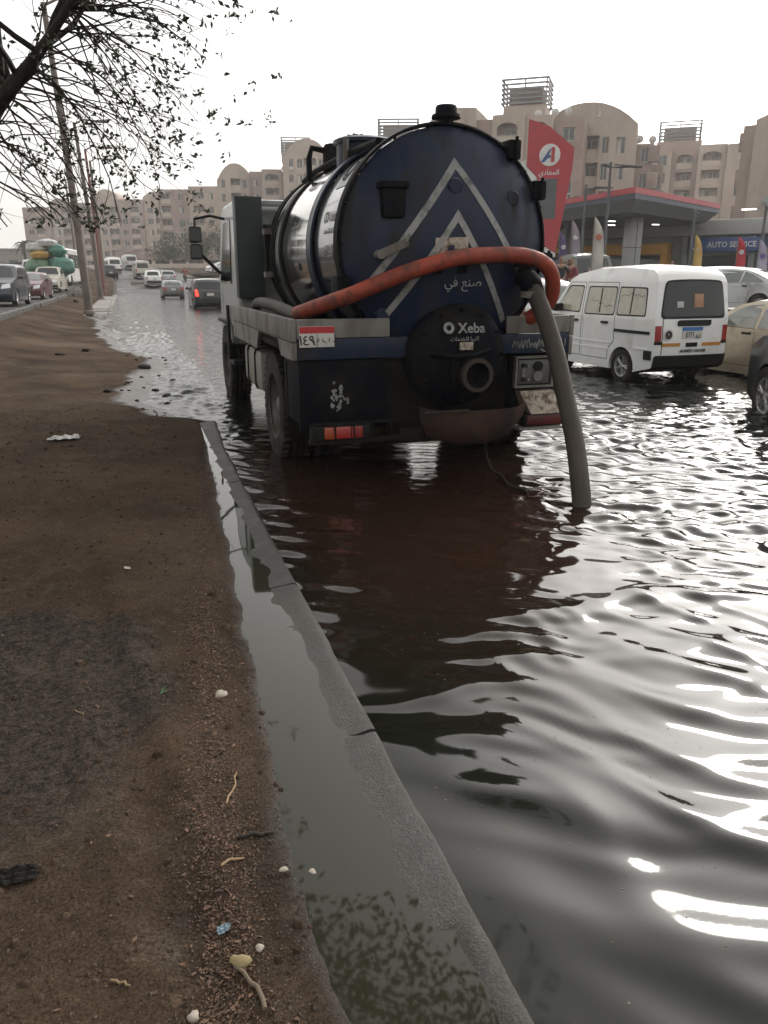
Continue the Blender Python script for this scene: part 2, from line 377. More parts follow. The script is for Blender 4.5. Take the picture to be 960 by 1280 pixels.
# browner water in a frayed oval round the truck
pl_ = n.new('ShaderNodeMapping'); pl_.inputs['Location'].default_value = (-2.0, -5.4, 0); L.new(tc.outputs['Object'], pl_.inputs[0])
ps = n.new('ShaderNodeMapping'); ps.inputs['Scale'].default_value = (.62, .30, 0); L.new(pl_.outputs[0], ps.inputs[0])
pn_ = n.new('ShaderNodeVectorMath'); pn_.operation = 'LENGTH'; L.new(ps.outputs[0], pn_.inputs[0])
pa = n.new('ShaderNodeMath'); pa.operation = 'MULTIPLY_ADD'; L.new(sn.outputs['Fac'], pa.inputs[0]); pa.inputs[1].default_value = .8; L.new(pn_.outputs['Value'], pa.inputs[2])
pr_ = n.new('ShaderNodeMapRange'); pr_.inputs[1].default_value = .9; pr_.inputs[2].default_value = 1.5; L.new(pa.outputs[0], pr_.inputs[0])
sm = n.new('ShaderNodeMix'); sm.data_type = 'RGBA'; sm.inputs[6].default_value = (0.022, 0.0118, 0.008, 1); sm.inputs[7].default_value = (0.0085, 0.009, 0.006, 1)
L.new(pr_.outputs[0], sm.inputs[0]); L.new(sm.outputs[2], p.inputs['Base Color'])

xs = steps((-1.9, 0.6, .10, .05), (0.6, 5.0, .022, .024), (5.0, 12, .026, .09), (12, 20, .1, .4))
ys = steps((-1.5, 0.4, .12, .06), (0.4, 7.5, .020, .022), (7.5, 20, .024, .12), (20, 79, .14, 1.2))
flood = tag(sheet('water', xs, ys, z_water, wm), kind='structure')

tag(sheet('ground', steps((-900, 900, 60, 60)), steps((-300, 1500, 60, 60)), lambda X, Y: -0.9 + 0 * X, EARTH), kind='structure')
tag(sheet('road', steps((0.74, 3, .2, .2), (3, 70, .5, 6)), steps((-12, 60, .6, .6), (60, 130, .8, 1.5)), z_road, MUD), kind='structure')
# the far climb of the road, bending left
def z_far(X, Y): return z_road(X * 0 + 5, Y) + 0.005
fy = steps((62, 90, .8, .8), (90, 190, 1.2, 3))
FX = np.linspace(-1.0, 1.0, 12)
V = []; F = []
for j, y in enumerate(fy):
    cx = 4.6 + float(road_cx(np.array(y)))
    for i, u in enumerate(FX): V.append((cx + u * 5.6, y, float(z_far(np.array(cx), np.array(y)))))
for j in range(len(fy) - 1):
    for i in range(11):
        a = j * 12 + i; F.append((a, a + 1, a + 13, a + 12))
tag(link('climbing_road', mesh_from('climbing_road', V, F, ASPH, 180)), kind='structure')

# median: bare soil the photographer stands on, falling into the flood beyond the kerb's end
SHY = np.array([-5, 8.2, 8.8, 9.4, 10.6, 12, 13.5, 16.3, 18.4, 24, 32, 36, 140.])
SHX = np.array([.60, .60, .78, .45, .12, .25, .40, .72, -.05, -.55, -.84, -1.5, -1.5])
def z_soil(X, Y):
    sx_ = np.interp(Y, SHY, SHX) + 0.10 * fbm(X * 1.3, Y * 1.3, 3, 3) * sstep(8.5, 10, Y)
    d = sx_ - X                                            # distance inland
    near = 1 - sstep(8.2, 9.6, Y)
    zz_far = 0.15 * (1 - np.exp(-np.clip(d, 0, 9) / 0.8)) + np.where(d < 0, d * 0.16, 0)
    trough = 0.048 - 0.022 * sstep(0.26, 0.42, X + 0.022 * fbm(X * 4, Y * 4, 3, 8) - 0.055 * np.clip(Y - 2, 0, 7)) \
        + 0.070 * (1 - np.exp(-np.clip(0.33 + 0.055 * np.clip(Y - 2, 0, 7) - X, 0, 9) / 0.5))
    z = near * trough + (1 - near) * zz_far
    z = z + 0.010 * fbm(X * 1.1, Y * 1.1, 3, 21) * np.clip(d / 0.5, 0, 1) + (0.0060 * fbm(X * 6, Y * 6, 3, 22) + 0.0030 * fbm(X * 26, Y * 26, 3, 25)) * np.clip((d - .05) / 0.5, .12, 1)
    # a wheel rut pressed along the soil
    rx = -0.10 - 0.20 * np.sin((Y - 2.0) * 0.55) - .04 * (Y - 3)
    z = z - 0.020 * np.exp(-((X - rx) / 0.07) ** 2) * (1 - sstep(5.6, 6.6, Y)) + 0.013 * np.exp(-((np.abs(X - rx) - 0.13) / 0.05) ** 2) * (1 - sstep(5.6, 6.6, Y))
    # mud hump where the kerb stops
    z = z + 0.07 * np.exp(-((X - 0.45) / 0.32) ** 2 - ((Y - 8.35) / 0.55) ** 2)
    # falls away behind the kerb stones
    z = z - 0.42 * sstep(0.585, 0.625, X - 0.008 * np.clip(Y - 2, 0, 9)) * (1 - sstep(8.6, 8.9, Y))
    return z + 0.27 * sstep(-1.6, -3.4, X)
xs = steps((-3.55, -1.2, .12, .035), (-1.2, .66, .016, .016), (.66, 1.1, .05, .05))
ys = steps((-2.5, 0.8, .12, .03), (0.8, 5, .016, .03), (5, 14, .035, .09), (14, 140, .12, 2.2))
soil = tag(sheet('soil', xs, ys, z_soil, SOIL), kind='structure')
def zs(x, y): return float(z_soil(np.array([x]), np.array([y]))[0])

# puddle lying between the soil and the kerb
pm = bpy.data.materials.new('puddle_water'); pm.use_nodes = True
n = pm.node_tree.nodes; L = pm.node_tree.links; p = n['Principled BSDF']
p.inputs['Base Color'].default_value = (0.022, 0.022, 0.014, 1); p.inputs['Roughness'].default_value = 0.03; p.inputs['IOR'].default_value = 1.333
tc = n.new('ShaderNodeTexCoord'); nz = n.new('ShaderNodeTexNoise'); nz.inputs['Scale'].default_value = 2.5; L.new(tc.outputs['Object'], nz.inputs['Vector'])
bp = n.new('ShaderNodeBump'); bp.inputs['Strength'].default_value = 0.05; bp.inputs['Distance'].default_value = 0.02; L.new(nz.outputs['Fac'], bp.inputs['Height']); L.new(bp.outputs[0], p.inputs['Normal'])
tag(sheet('puddle', steps((0.0, 0.66, .06, .06)), steps((-1, 8.4, .1, .1)), lambda X, Y: 0.0432 + 0 * X, pm), kind='structure')

# kerb of long stones, wet and worn, broken near the camera
kerb = tag(bpy.data.objects.new('kerb', None), kind='structure'); C.objects.link(kerb)
def kerb_stone(y0, y1, x_off, tilt, seed, broken=False):
    g = random.Random(seed); b = MB(); NY = 44; prof = [(-0.26, -0.24), (-0.25, 0.016), (-0.20, 0.034), (-0.15, 0.0405), (-0.10, 0.0445), (-0.05, 0.0505), (-0.018, 0.056), (0.0, 0.050), (0.012, 0.03), (0.02, -0.28)]
    V = []; F = []; m = len(prof)
    for j in range(NY + 1):
        y = y0 + (y1 - y0) * j / NY
        for i, (x, z) in enumerate(prof):
            q = 0.35 if i in (0, m - 1) else 1
            nx = float(fbm(np.array([y * 3.1 + i * .7]), np.array([seed * 3.7 + i]), 3, 4)[0]); nz_ = float(fbm(np.array([y * 6.5]), np.array([i * .9 + seed]), 4, 14)[0])
            e = 0
            if broken and i in (2, 3, 4): e = -0.022 if y < 1.40 else 0
            if broken and i in (5, 6): e = 0.010 * (0.4 + nz_) if y < 1.40 else 0
            V.append((x + nx * 0.008 + x_off + tilt * (y - y0), y + g.uniform(-.006, .006) * 0, z + nz_ * 0.0030 * q + e))
    for j in range(NY):
        for i in range(m - 1):
            a = j * m + i; F.append((a, a + 1, a + m + 1, a + m))
    F.append(tuple(range(m))[::-1]); F.append(tuple(NY * m + i for i in range(m)))
    me = mesh_from('kerb_stone', V, F, CONC, 60); link('kerb_stone', me, kerb)
for k, (a, b_, xo, ti) in enumerate([(-0.55, 0.94, .695, .003), (0.955, 2.28, .700, .005), (2.295, 3.72, .708, .008), (3.735, 5.95, .722, .012), (5.97, 7.5, .752, .016), (7.515, 8.75, .782, .045)]):
    kerb_stone(a, b_, xo, ti, k + 1, broken=(k == 1))

# kerb and paved strip further along, where the lamp posts stand
kerb2 = tag(bpy.data.objects.new('far_kerb', None), kind='structure'); C.objects.link(kerb2)
ks = MB().cbox(-0.09, 0.09, 0.01, 1.49, -0.45, 0.17, 0.02).mesh('kerb_stone', PAVE)
def edge_x(Y): return -0.72 + float(road_cx(np.array(Y))) * 0.9
y = 35.0
while y < 118:
    x0, x1 = edge_x(y), edge_x(y + 1.5)
    o = link('kerb_stone', ks, kerb2, (x0 + rnd.uniform(-.015, .015), y, float(np.clip(y - 70, 0, 60)) * 0.052 + rnd.uniform(-.01, .01) - .22 * max(0, 1 - (y - 35) / 8))); o.rotation_euler.z = math.atan2(x0 - x1, 1.5)
    y += 1.5
pav = tag(bpy.data.objects.new('pavement', None), kind='structure'); C.objects.link(pav)
sl_ = MB().cbox(-0.44, 0.44, 0.02, 0.98, -0.3, 0.15, 0.012).mesh('paving_slab', PAVE)
for j in range(70):
    y = 35.2 + j
    if j > 30 and j % 2: continue
    o = link('paving_slab', sl_, pav, (edge_x(y) - 0.55, y, float(np.clip(y - 70, 0, 60)) * 0.052 + rnd.uniform(-.012, .012) - .16 * max(0, 1 - (y - 35) / 6)))
    o.scale.y = 2.0 if j > 30 else 1
# rising verge under the far median
def z_verge(X, Y): return 0.12 + .25 * sstep(-1.6, -3.4, X) + np.clip(Y - 66, 0, 80) * 0.05 + 0.04 * fbm(X * .7, Y * .4, 3, 2)
V = []; F = []
vy = steps((60, 190, 1.5, 3))
for j, y in enumerate(vy):
    e = edge_x(y)
    for i, x in enumerate(np.linspace(-3.4, -0.95, 8)): V.append((e + 0.72 + x, y, float(z_verge(np.array([x]), np.array([y]))[0]) - 0.02))
for j in range(len(vy) - 1):
    for i in range(7):
        a = j * 8 + i; F.append((a, a + 1, a + 9, a + 8))
tag(link('verge', mesh_from('verge', V, F, SOIL, 180)), kind='structure')

# the other carriageway on the left, its kerb
def z_left(X, Y): return 0.45 + np.clip(Y - 52, 0, 150) * 0.022 + 0 * X
tag(sheet('left_carriageway', steps((-60, -3.5, 3, .5)), steps((-10, 260, 4, 4)), z_left, DRYASPH), kind='structure')
kl = tag(bpy.data.objects.new('verge_kerb', None), kind='structure'); C.objects.link(kl)
ks3 = MB().cbox(-0.10, 0.10, 0.01, 1.99, -0.4, 0.13, 0.02).mesh('kerb_stone', CONC)
for j in range(42):
    y = 14 + j * 2.0
    link('kerb_stone', ks3, kl, (-3.48 + rnd.uniform(-.03, .03), y, float(z_left(np.array(0.), np.array(y))) + rnd.uniform(-.02, .01)))

# ---------------------------------------------------------------- wheels
def wheel_parts(r, wdt, rim_r, tyre_m, rim_m, spokes=5, truck=False):
    """tyre and rim meshes about the origin, axle along x, outer face at -x"""
    h = wdt / 2
    prof = [(rim_r * .98, -h * .80), (rim_r * 1.06, -h * .98), (r * .86, -h * 1.04), (r * .96, -h * .95), (r, -h * .72)]
    for k in range(6): prof += [(r if k % 2 == 0 else r * (.955 if truck else .975), -h * .72 + (k + 1) * h * 1.44 / 7)] * 1
    prof += [(r, h * .72), (r * .96, h * .95), (r * .86, h * 1.04), (rim_r * 1.06, h * .98), (rim_r * .98, h * .8)]
    b = MB().lathe([(q, x) for q, x in prof], 40, ax='x')
    if truck:
        for k in range(40):
            a = 2 * math.pi * k / 40
            for s_ in (-1, 1):
                p0 = (s_ * h * .55, r * 1.0 * math.cos(a), r * 1.0 * math.sin(a)); p1 = (s_ * h * .95, r * .985 * math.cos(a + .05), r * .985 * math.sin(a + .05))
                b.tube([p0, p1], .022, 4)
    t = b.mesh('tyre', tyre_m, 40)
    b = MB()
    if truck:
        b.lathe([(rim_r * 1.02, -h * .95), (rim_r * 1.0, -h * .75), (rim_r * .86, -h * .35), (rim_r * .8, h * .25), (rim_r * .62, h * .32), (rim_r * .5, -h * .05), (rim_r * .36, -h * .1), (rim_r * .34, -h * .55), (rim_r * .24, -h * .7), (0.001, -h * .72)], 32, ax='x')
        for k in range(8):
            a = 2 * math.pi * k / 8; c, s_ = math.cos(a) * rim_r * .44, math.sin(a) * rim_r * .44
            b.tube([(-h * .22, c, s_), (h * .1, c, s_)], .022, 6)
    else:
        b.lathe([(rim_r * 1.03, -h * .92), (rim_r * .97, -h * .88), (rim_r * .90, -h * .55), (rim_r * .88, h * .5)], 32, ax='x')
        b.lathe([(rim_r * .92, -h * .15), (0.001, -h * .05)], 20, ax='x')
        b.lathe([(rim_r * .30, -h * .3), (rim_r * .26, -h * .82), (rim_r * .1, -h * .88), (0.001, -h * .88)], 16, ax='x')
        for k in range(spokes):
            a = 2 * math.pi * k / spokes + .3
            for da in (-.14, .14):
                p0 = (-h * .72, rim_r * .18 * math.cos(a), rim_r * .18 * math.sin(a)); p1 = (-h * .74, rim_r * .93 * math.cos(a + da), rim_r * .93 * math.sin(a + da))
                b.tube([p0, p1], [rim_r * .10, rim_r * .075], 6)
    return t, b.mesh('rim', rim_m, 40)
def put_wheel(parent, parts, loc, flip, rot=0):
    h = link('wheel', parts[0], parent, loc); h.rotation_euler = (rot, 0, math.pi if flip else 0)
    h.name = 'wheel'; link('rim', parts[1], h); return h

# ---------------------------------------------------------------- the tanker truck
T = thing('tanker_truck', 'navy vacuum tanker truck with white chevrons on its round rear, standing in the flood', 'truck', (2.44, 6.0, 0))
TR, TZ, TY0, TXC = 0.865, 1.85, 0.08, 0.05
DD = 0.24
def dish(x, z, off=0.0): 
    r2 = ((x - TXC) ** 2 + (z - TZ) ** 2) / TR ** 2
    return TY0 - DD * max(0.0, 1 - r2) - off
def on_dish(a, b, d): return (a, dish(a, b) - d, b)
# shell sections
def ring(y0, y1, r, m, name, n=96, cr=0.012):
    return MB().lathe([(r - .02, y0), (r - cr, y0), (r, y0 + cr), (r, y1 - cr), (r - cr, y1), (r - .02, y1)], n, (TXC, 0, TZ), 'y').build(name, m, T, 40)
tank = MB().lathe([(TR, TY0 + .08), (TR, 1.0)], 96, (TXC, 0, TZ), 'y').build('tank_shell', NAVYG, T, 180); tank['label'] = 'glossy dark rear section of the tank'
tb = MB().lathe([(TR + .012, 1.15), (TR + .012, 2.45)], 96, (TXC, 0, TZ), 'y').build('tank_shell', STEELM, T, 180); tb['label'] = 'bright polished middle section of the tank'
tcn = MB().lathe([(TR, 2.55), (TR, 2.95)], 96, (TXC, 0, TZ), 'y').build('tank_shell', STEELD, T, 180); tcn['label'] = 'dull grey front section of the tank'
MB().lathe([(TR, 3.0), (TR, 3.25), (TR * .9, 3.36), (TR * .6, 3.43), (0.001, 3.46)], 64, (TXC, 0, TZ), 'y').build('front_head', STEELD, T, 50)
for (a, b_, r_) in ((.98, 1.17, TR + .04), (2.43, 2.57, TR + .03), (2.93, 3.03, TR + .04), (3.20, 3.28, TR + .03)):
    ring(a, b_, r_, NAVY if a < 2.0 else BLACKD, 'tank_band')
ring(TY0 - .02, TY0 + .12, TR + .035, NAVYD, 'rear_flange')
prof = [(TR * k / 24 + 1e-3, TY0 - DD * (1 - (k / 24) ** 2)) for k in range(25)]
MB().lathe(prof, 96, (TXC, 0, TZ), 'y').build('rear_dish', NAVY, T, 180)
# chevrons
def chev(ap, left, right, wd, name='chevron'):
    def seg(p0, p1, n=26): return [(p0[0] + (p1[0] - p0[0]) * i / n, p0[1] + (p1[1] - p0[1]) * i / n) for i in range(n + 1)]
    b = MB()
    for e, sg in ((left, -1), (right, 1)):
        dx, dz = e[0] - ap[0], e[1] - ap[1]; L_ = math.hypot(dx, dz); nx, nz_ = (-dz / L_ * wd, dx / L_ * wd) if sg < 0 else (dz / L_ * wd, -dx / L_ * wd)
        # the two legs meet on a mitre above the apex
        top0, top1 = ap, (ap[0], ap[1] - wd * L_ / abs(dx)) 
        inner_e = (e[0] - nx * 1, e[1] - nz_ * 1) if sg < 0 else (e[0] - nx, e[1] - nz_)
        if (inner_e[0] - e[0]) * sg > 0: inner_e = (e[0] + nx, e[1] + nz_)
        A, Bq = seg(top0, e), seg(top1, inner_e)
        V = []; F = []
        for (p_, q_) in zip(A, Bq):
            V += [on_dish(*p_, .002), on_dish(*q_, .002), on_dish(*p_, .006), on_dish(*q_, .006)]
        for i in range(len(A) - 1):
            k = i * 4; F += [(k + 2, k + 3, k + 7, k + 6), (k, k + 2, k + 6, k + 4), (k + 1, k + 5, k + 7, k + 3)]
        b.add(V, F)
    return b.build(name, WHITEP, T, 0)
chev((.065, 2.48), (-.66, 1.53), (.76, 1.56), .052)
chev((.065, 2.10), (-.53, 1.27), (.60, 1.26), .050)
MB().prism([(-.13, 1.74), (.15, 1.76), (.15, 1.90), (-.12, 1.89)], on_dish, .003, .008).build('sticker', PEEL, T)
MB().prism([(-.14, 1.62), (.15, 1.63), (.15, 1.735), (-.14, 1.73)], on_dish, .003, .006).build('sticker', NAVYD, T)
lettering('\ufef2\ufed3 \ufeca\ufee8\ufebb', .10, T, WHITEP, (.12, -.028 + dish(.12, 1.52), 1.56), (R(84), 0, 0))
# fittings on the dish: box lamp, lever, hinges, gauges
MB().cbox(-.53, -.35, -.12, .04, 2.03, 2.26, .03).cbox(-.55, -.33, -.14, .02, 2.24, 2.29, .015).build('work_lamp', NAVYD, T)
MB().strip([(-.57, 1.76), (-.26, 1.89)], .062, lambda a, b, d: (a, -.085 - d, b), 0, .03).lathe([(.001, 0), (.035, .0), (.035, .12), (.001, .12)], 16, (-.55, -.13, 1.768), 'y').build('lever', RAIL, T)
for x, z in ((.05, 2.27), (-.66, 1.52), (.58, 2.20), (-.5, 1.32)):
    MB().lathe([(.001, -.0), (.05, -.0), (.065, 0.02), (.065, .06)], 18, (x, dish(x, z) - .02, z), 'y').build('boss', NAVY, T)
for a in range(10, 360, 20):
    x, z = TXC + (TR + .012) * math.sin(R(a)), TZ + (TR + .012) * math.cos(R(a))
    MB().lathe([(.001, -.02), (.013, -.02), (.013, .0), (.001, .0)], 6, (x, TY0 - .018, z), 'y').build('flange_bolt', NAVYD, T)
for a in (38, 62, 98, 250):
    x, z = TXC + (TR + .05) * math.sin(R(a)), TZ + (TR + .05) * math.cos(R(a))
    MB().cbox(x - .055, x + .055, TY0 - .06, TY0 + .16, z - .075, z + .075, .02).tube([(x, TY0 - .08, z - .08), (x, TY0 - .08, z + .09)], .014, 8).build('clamp', NAVYD, T)
# things on top
MB().lathe([(.001, .115), (.075, .115), (.085, .10), (.085, .055), (.11, .05), (.115, .025), (.06, .02), (.055, -.03)], 24, (.05, TY0 + .03, TZ + TR + .035), 'z').build('vent_cap', NAVYD, T)
MB().lathe([(.001, .12), (.24, .12), (.28, .10), (.28, .07), (.25, .06), (.25, -.12)], 36, (-.22, 1.45, TZ + TR - .02), 'z').build('manhole', NAVY, T)
MB().lathe([(.001, .20), (.14, .20), (.16, .17), (.16, -.1)], 28, (-.22, 2.35, TZ + TR - .02), 'z').tube([(-.36, 2.35, TZ + TR + .12), (-.50, 2.35, TZ + TR + .14), (-.53, 2.35, TZ + TR + .04), (-.53, 2.35, TZ + TR - .18)], .03, 10).build('pump_stack', NAVYD, T)
MB().tube([(-.45, 1.22, TZ + TR - .2), (-.45, 1.22, TZ + TR + .06)], .028, 10).build('breather_pipe', RAIL, T)
hb = MB()
for k in range(6): hb.tube([(-.24, 1.62, TZ + TR + .14), (-.24 + .085 * math.cos(k * 1.047), 1.62 + .085 * math.sin(k * 1.047), TZ + TR + .15)], .016, 6)
hb.tube([(-.24, 1.62, TZ + TR + .06), (-.24, 1.62, TZ + TR + .17)], .02, 8).build('hand_wheel', NAVYD, T)
MB().tube([(-.42, .35, TZ + .78), (-.40, 1.2, TZ + .82), (-.40, 2.6, TZ + .82), (-.42, 3.1, TZ + .77)], .03, 8).build('top_rail', NAVYD, T)
# side lettering on the shell
def on_side(y, s, off=.004):          # s: height measured along the shell from the tank's middle, left side
    a = s / TR; return Vector((TXC - (TR + off) * math.cos(a), y, TZ + (TR + off) * math.sin(a)))
def side_text(txt, size, yc, sc, m, name='lettering', off=.004, r_add=0):
    lettering(txt, size, T, m, None, name=name, warp=lambda c: on_side(yc - c.x, sc + c.y, off + r_add + .002 - c.z))
side_text('\u25ce Xeba', .12, .50, .22, WHITEP); side_text('\ufe95\ufe8e\ufee3\ufeaa\ufea8\ufee0\ufedf \ufe8e\ufe92\ufef4\ufedb\ufe8d', .055, .50, .11, WHITEP)
side_text('\ufeea\ufed7\ufe8e\ufec4\ufedf\ufe8d', .13, .50, -.05, STEELD)
b = MB(); V = []; F = []
for i in range(9):
    for j in range(7): V.append(on_side(.36 + .34 * j / 6, .47 + .30 * i / 8, .004)[:])
for i in range(8):
    for j in range(6): a = i * 7 + j; F.append((a, a + 1, a + 8, a + 7))
b.add(V, F).build('sticker', mat('sticker_white', (.5, .5, .48), .5), T)
side_text('\u25ce', .30, .53, .63, NAVYD, 'emblem', .008)
for s_, sz, tx_ in ((.62, .12, '\ufe94\ufebc\ufee8\ufee4\ufedf\ufe8d'), (.22, .10, '\ufed2\ufe8b\ufe8e\ufebf\ufeee\ufedf\ufe8d')):
    side_text(tx_, sz, 1.8, s_, mat('faded_ink', (.22, .22, .21), .5), 'lettering', .006, .012)
side_text('\ufe95\u25a0', .09, 1.66, -.16, INK, 'lettering', .006, .012)
b = MB()
for z0, z1 in ((TZ - .22, TZ + .24),):
    b.box(TXC - TR - .075, TXC - TR - .03, 3.10, 3.18, z0, z1)
b.build('level_gauge', BLACK, T)
for z in (TZ - .22, TZ + .24): MB().box(TXC - TR - .085, TXC - TR + .0, 3.07, 3.21, z - .03, z + .03).build('gauge_bracket', RAIL, T)

# ---- bed and its rails
def rail_part(name, m, *bx): 
    b = MB()
    for q in bx: b.cbox(*q, .008)
    return b.build(name, m, T)
# left side: two planks, the lower one notched over the rear wheel
rail_part('side_board', RAIL, (-1.245, -1.205, .0, 3.50, 1.115, 1.290))
MB().prism([(0, .975), (.50, .975), (.62, 1.105), (1.62, 1.105), (1.78, .93), (3.50, .93), (3.50, 1.109), (0, 1.109)], lambda a, b, d: (-1.24 + d, a, b), 0, .035).build('side_board', RAIL, T)
rail_part('side_board', RAIL, (1.205, 1.245, .0, 3.50, 1.115, 1.290)); rail_part('side_board', RAIL, (1.205, 1.24, .0, 3.50, .95, 1.109))
rail_part('tail_board', RAIL, (-1.203, -.44, .0, .035, 1.142, 1.288)); rail_part('tail_board', RAIL, (.60, 1.203, .0, .035, 1.142, 1.288))
rail_part('tail_beam', NAVY, (-1.203, 1.203, .0, .10, .975, 1.138))
rail_part('bed_floor', BLACKD, (-1.20, 1.20, .04, 3.48, 1.00, 1.05))
for x in (-.45, .45): rail_part('chassis_rail', BLACKD, (x - .05, x + .05, .12, 5.4, .66, .90))
MB().prism([(-.75, 1.0), (.75, 1.0), (.62, 1.25), (-.62, 1.25)], lambda a, b, d: (a, d, b), .55, .70).build('tank_saddle', NAVYD, T); MB().prism([(-.75, 1.0), (.75, 1.0), (.62, 1.25), (-.62, 1.25)], lambda a, b, d: (a, d, b), 2.3, 2.45).build('tank_saddle', NAVYD, T)
# rear skirts, lamps, bumper
rail_part('rear_skirt', NAVYD, (-1.19, -.46, .03, .075, .40, .972)); rail_part('rear_skirt', NAVYD, (.66, 1.19, .05, .085, .42, .972))
sk = MB(); g = random.Random(5)
for k in range(26):
    x, z = -.88 + g.gauss(0, .035), .66 + g.gauss(0, .05); s_ = g.uniform(.006, .02)
    sk.prism([(x + s_ * math.cos(a) * g.uniform(.5, 1.4), z + s_ * 1.4 * math.sin(a) * g.uniform(.5, 1.4)) for a in np.linspace(0, 6.28, 7)[:-1]], lambda a, b, d: (a, .03 - d, b), .0005, .0025)
sk.build('scraped_paint', WHITEP, T, 0)
rail_part('mudguard', NAVYD, (-1.19, -1.155, .078, .62, .46, .972))
rail_part('lamp_bar', BLACKD, (-1.13, -.36, -.06, .02, .30, .345), (-1.13, -.36, -.04, .01, .455, .475)); 
lc = tag(rail_part('tail_lamp', BLACK, (-1.12, -.62, -.075, .02, .345, .455)), 'broken red and orange tail lamp cluster'); 
for x0, x1, m_ in ((-1.02, -.93, ORANGEL), (-.925, -.80, REDL), (-.795, -.70, mat('dark_red_lens', (.2, .02, .015), .3))):
    MB().cbox(x0, x1, -.092, -.07, .352, .448, .008).build('lens', m_, lc)
for k in range(5): MB().tube([(-1.1 + k * .16, -.10, .49), (-1.09 + k * .16, -.10, .36)], .006, 6).build('lamp_guard', BLACKD, lc)
rail_part('control_panel', NAVYD, (.68, 1.02, -.04, .05, .70, .945))
cp = [c for c in T.children if c.name.startswith('control_panel')][0]
MB().cbox(.70, 1.00, -.055, -.038, .72, .925, .006).build('panel_face', mat('panel_face', (.085, .085, .075), .5, var=.3), cp)
b = MB()
for (x0, x1, z0, z1) in ((.665, .685, .69, .955), (1.015, 1.035, .69, .955), (.686, 1.014, .69, .708), (.686, 1.014, .938, .955)): b.box(x0, x1, -.07, -.02, z0, z1)
b.build('panel_frame', RAIL, cp)
for i, (x, z, r_) in enumerate([(.74, .88, .018), (.74, .84, .018), (.74, .80, .018), (.74, .76, .018), (.79, .88, .014), (.79, .76, .014), (.88, .87, .042), (.88, .79, .046)]):
    MB().lathe([(.001, -.02), (r_, -.02), (r_, .0)], 14, (x, -.056, z), 'y').build('dial' if i > 5 else 'push_button', RAIL if i % 3 else BLACK, cp)
MB().add([(.72, -.05, .66), (1.05, -.05, .66), (1.10, -.14, .47), (.80, -.14, .47), (.72, .04, .66), (1.05, .04, .66), (1.10, .04, .47), (.80, .04, .47)], [(0, 1, 2, 3), (4, 7, 6, 5), (0, 4, 5, 1), (1, 5, 6, 2), (2, 6, 7, 3), (3, 7, 4, 0)]).build('peeling_box', PEEL, T)
lr = rail_part('tail_lamp', BLACK, (.76, 1.14, -.09, .05, .355, .468)); MB().cbox(.78, 1.12, -.105, -.088, .365, .455, .01).build('lens', mat('dark_red_lens2', (.10, .012, .01), .35, var=.4), lr)
rail_part('step_plate', RAIL, (.70, 1.16, -.12, .08, .325, .35))
# sump and rear door of the tank
SX = .12
MB().lathe([(.001, -.34), (.16, -.34), (.30, -.30), (.40, -.22), (.43, -.14), (.43, .25)], 48, (SX, .10, .99), 'y').build('sump_door', NAVYD, T, 50)
for a in range(0, 360, 30):
    MB().lathe([(.001, -.025), (.016, -.025), (.016, .02)], 6, (SX + .36 * math.sin(R(a)), -.155, .99 + .36 * math.cos(R(a))), 'y').build('door_bolt', NAVYD, T)
lettering('\u25ce Xeba', .11, T, WHITEP, (SX - .02, -.247, 1.21), (R(80), 0, 0), depth=.004, bold=.002)
lettering('\ufe95\ufe8e\ufee3\ufeaa\ufea8\ufee0\ufedf \ufe8e\ufe92\ufef4\ufedb\ufe8d', .045, T, WHITEP, (SX - .02, -.262, 1.13), (R(80), 0, 0), depth=.003)
MB().cbox(SX - .06, SX + .05, -.275, -.25, 1.045, 1.105, .003).build('maker_plate', PEEL, T)
MB().lathe([(.17, .0), (.17, -.05), (.11, -.055), (.11, -.16), (.13, -.16), (.13, -.20), (.095, -.205), (.085, -.18), (.08, -.0)], 32, (SX + .03, -.22, .86), 'y').build('outlet_pipe', NAVYD, T, 40)
MB().lathe([(.10, -.206), (.132, -.206), (.132, -.16)], 32, (SX + .03, -.225, .86), 'y').build('outlet_ring', mat('rusted_iron', (.03, .02, .014), .75, var=.4), T)
MB().tube([(SX - .30, -.24, 1.02), (SX - .12, -.36, 1.0), (SX + .02, -.42, 1.02), (SX + .15, -.38, 1.05)], .022, 8).build('outlet_lever', NAVYD, T)
gq = MB(); V = []; F = []                                   # the rusty belly under the sump
secs = [(-.36, .56, -.30, .62), (-.34, .44, -.29, .60), (-.27, .30, -.24, .52), (-.10, .235, -.12, .40)]
for (xl, z, yf, wd) in secs:
    for k in range(13):
        t = k / 12; x = SX + xl + (wd - xl) * t * 1.0 ; y = yf + .30 * (2 * t - 1) ** 4 * .5
        V.append((x, y, z + .03 * (2 * t - 1) ** 4))
for (xl, z, yf, wd) in secs[::-1]:
    for k in range(13):
        t = k / 12; V.append((SX + xl + (wd - xl) * t, .30, z + .02))
for j in range(7):
    for k in range(12): a = j * 13 + k; F.append((a, a + 1, a + 14, a + 13))
gq.add(V, F); gq.build('rusty_belly', RUST, T, 50)['label'] = 'rust red scraped steel belly under the rear door'
rail_part('belly_lip', RUST, (SX - .37, SX + .02, -.325, -.30, .555, .575))
rail_part('underrun', BLACKD, (-.36, .70, -.02, .06, .28, .40)); rail_part('added_gap_panel', BLACKD, (-.46, .66, .09, .14, .24, .97))  # the tall dark panel is added to block the brightness under the truck
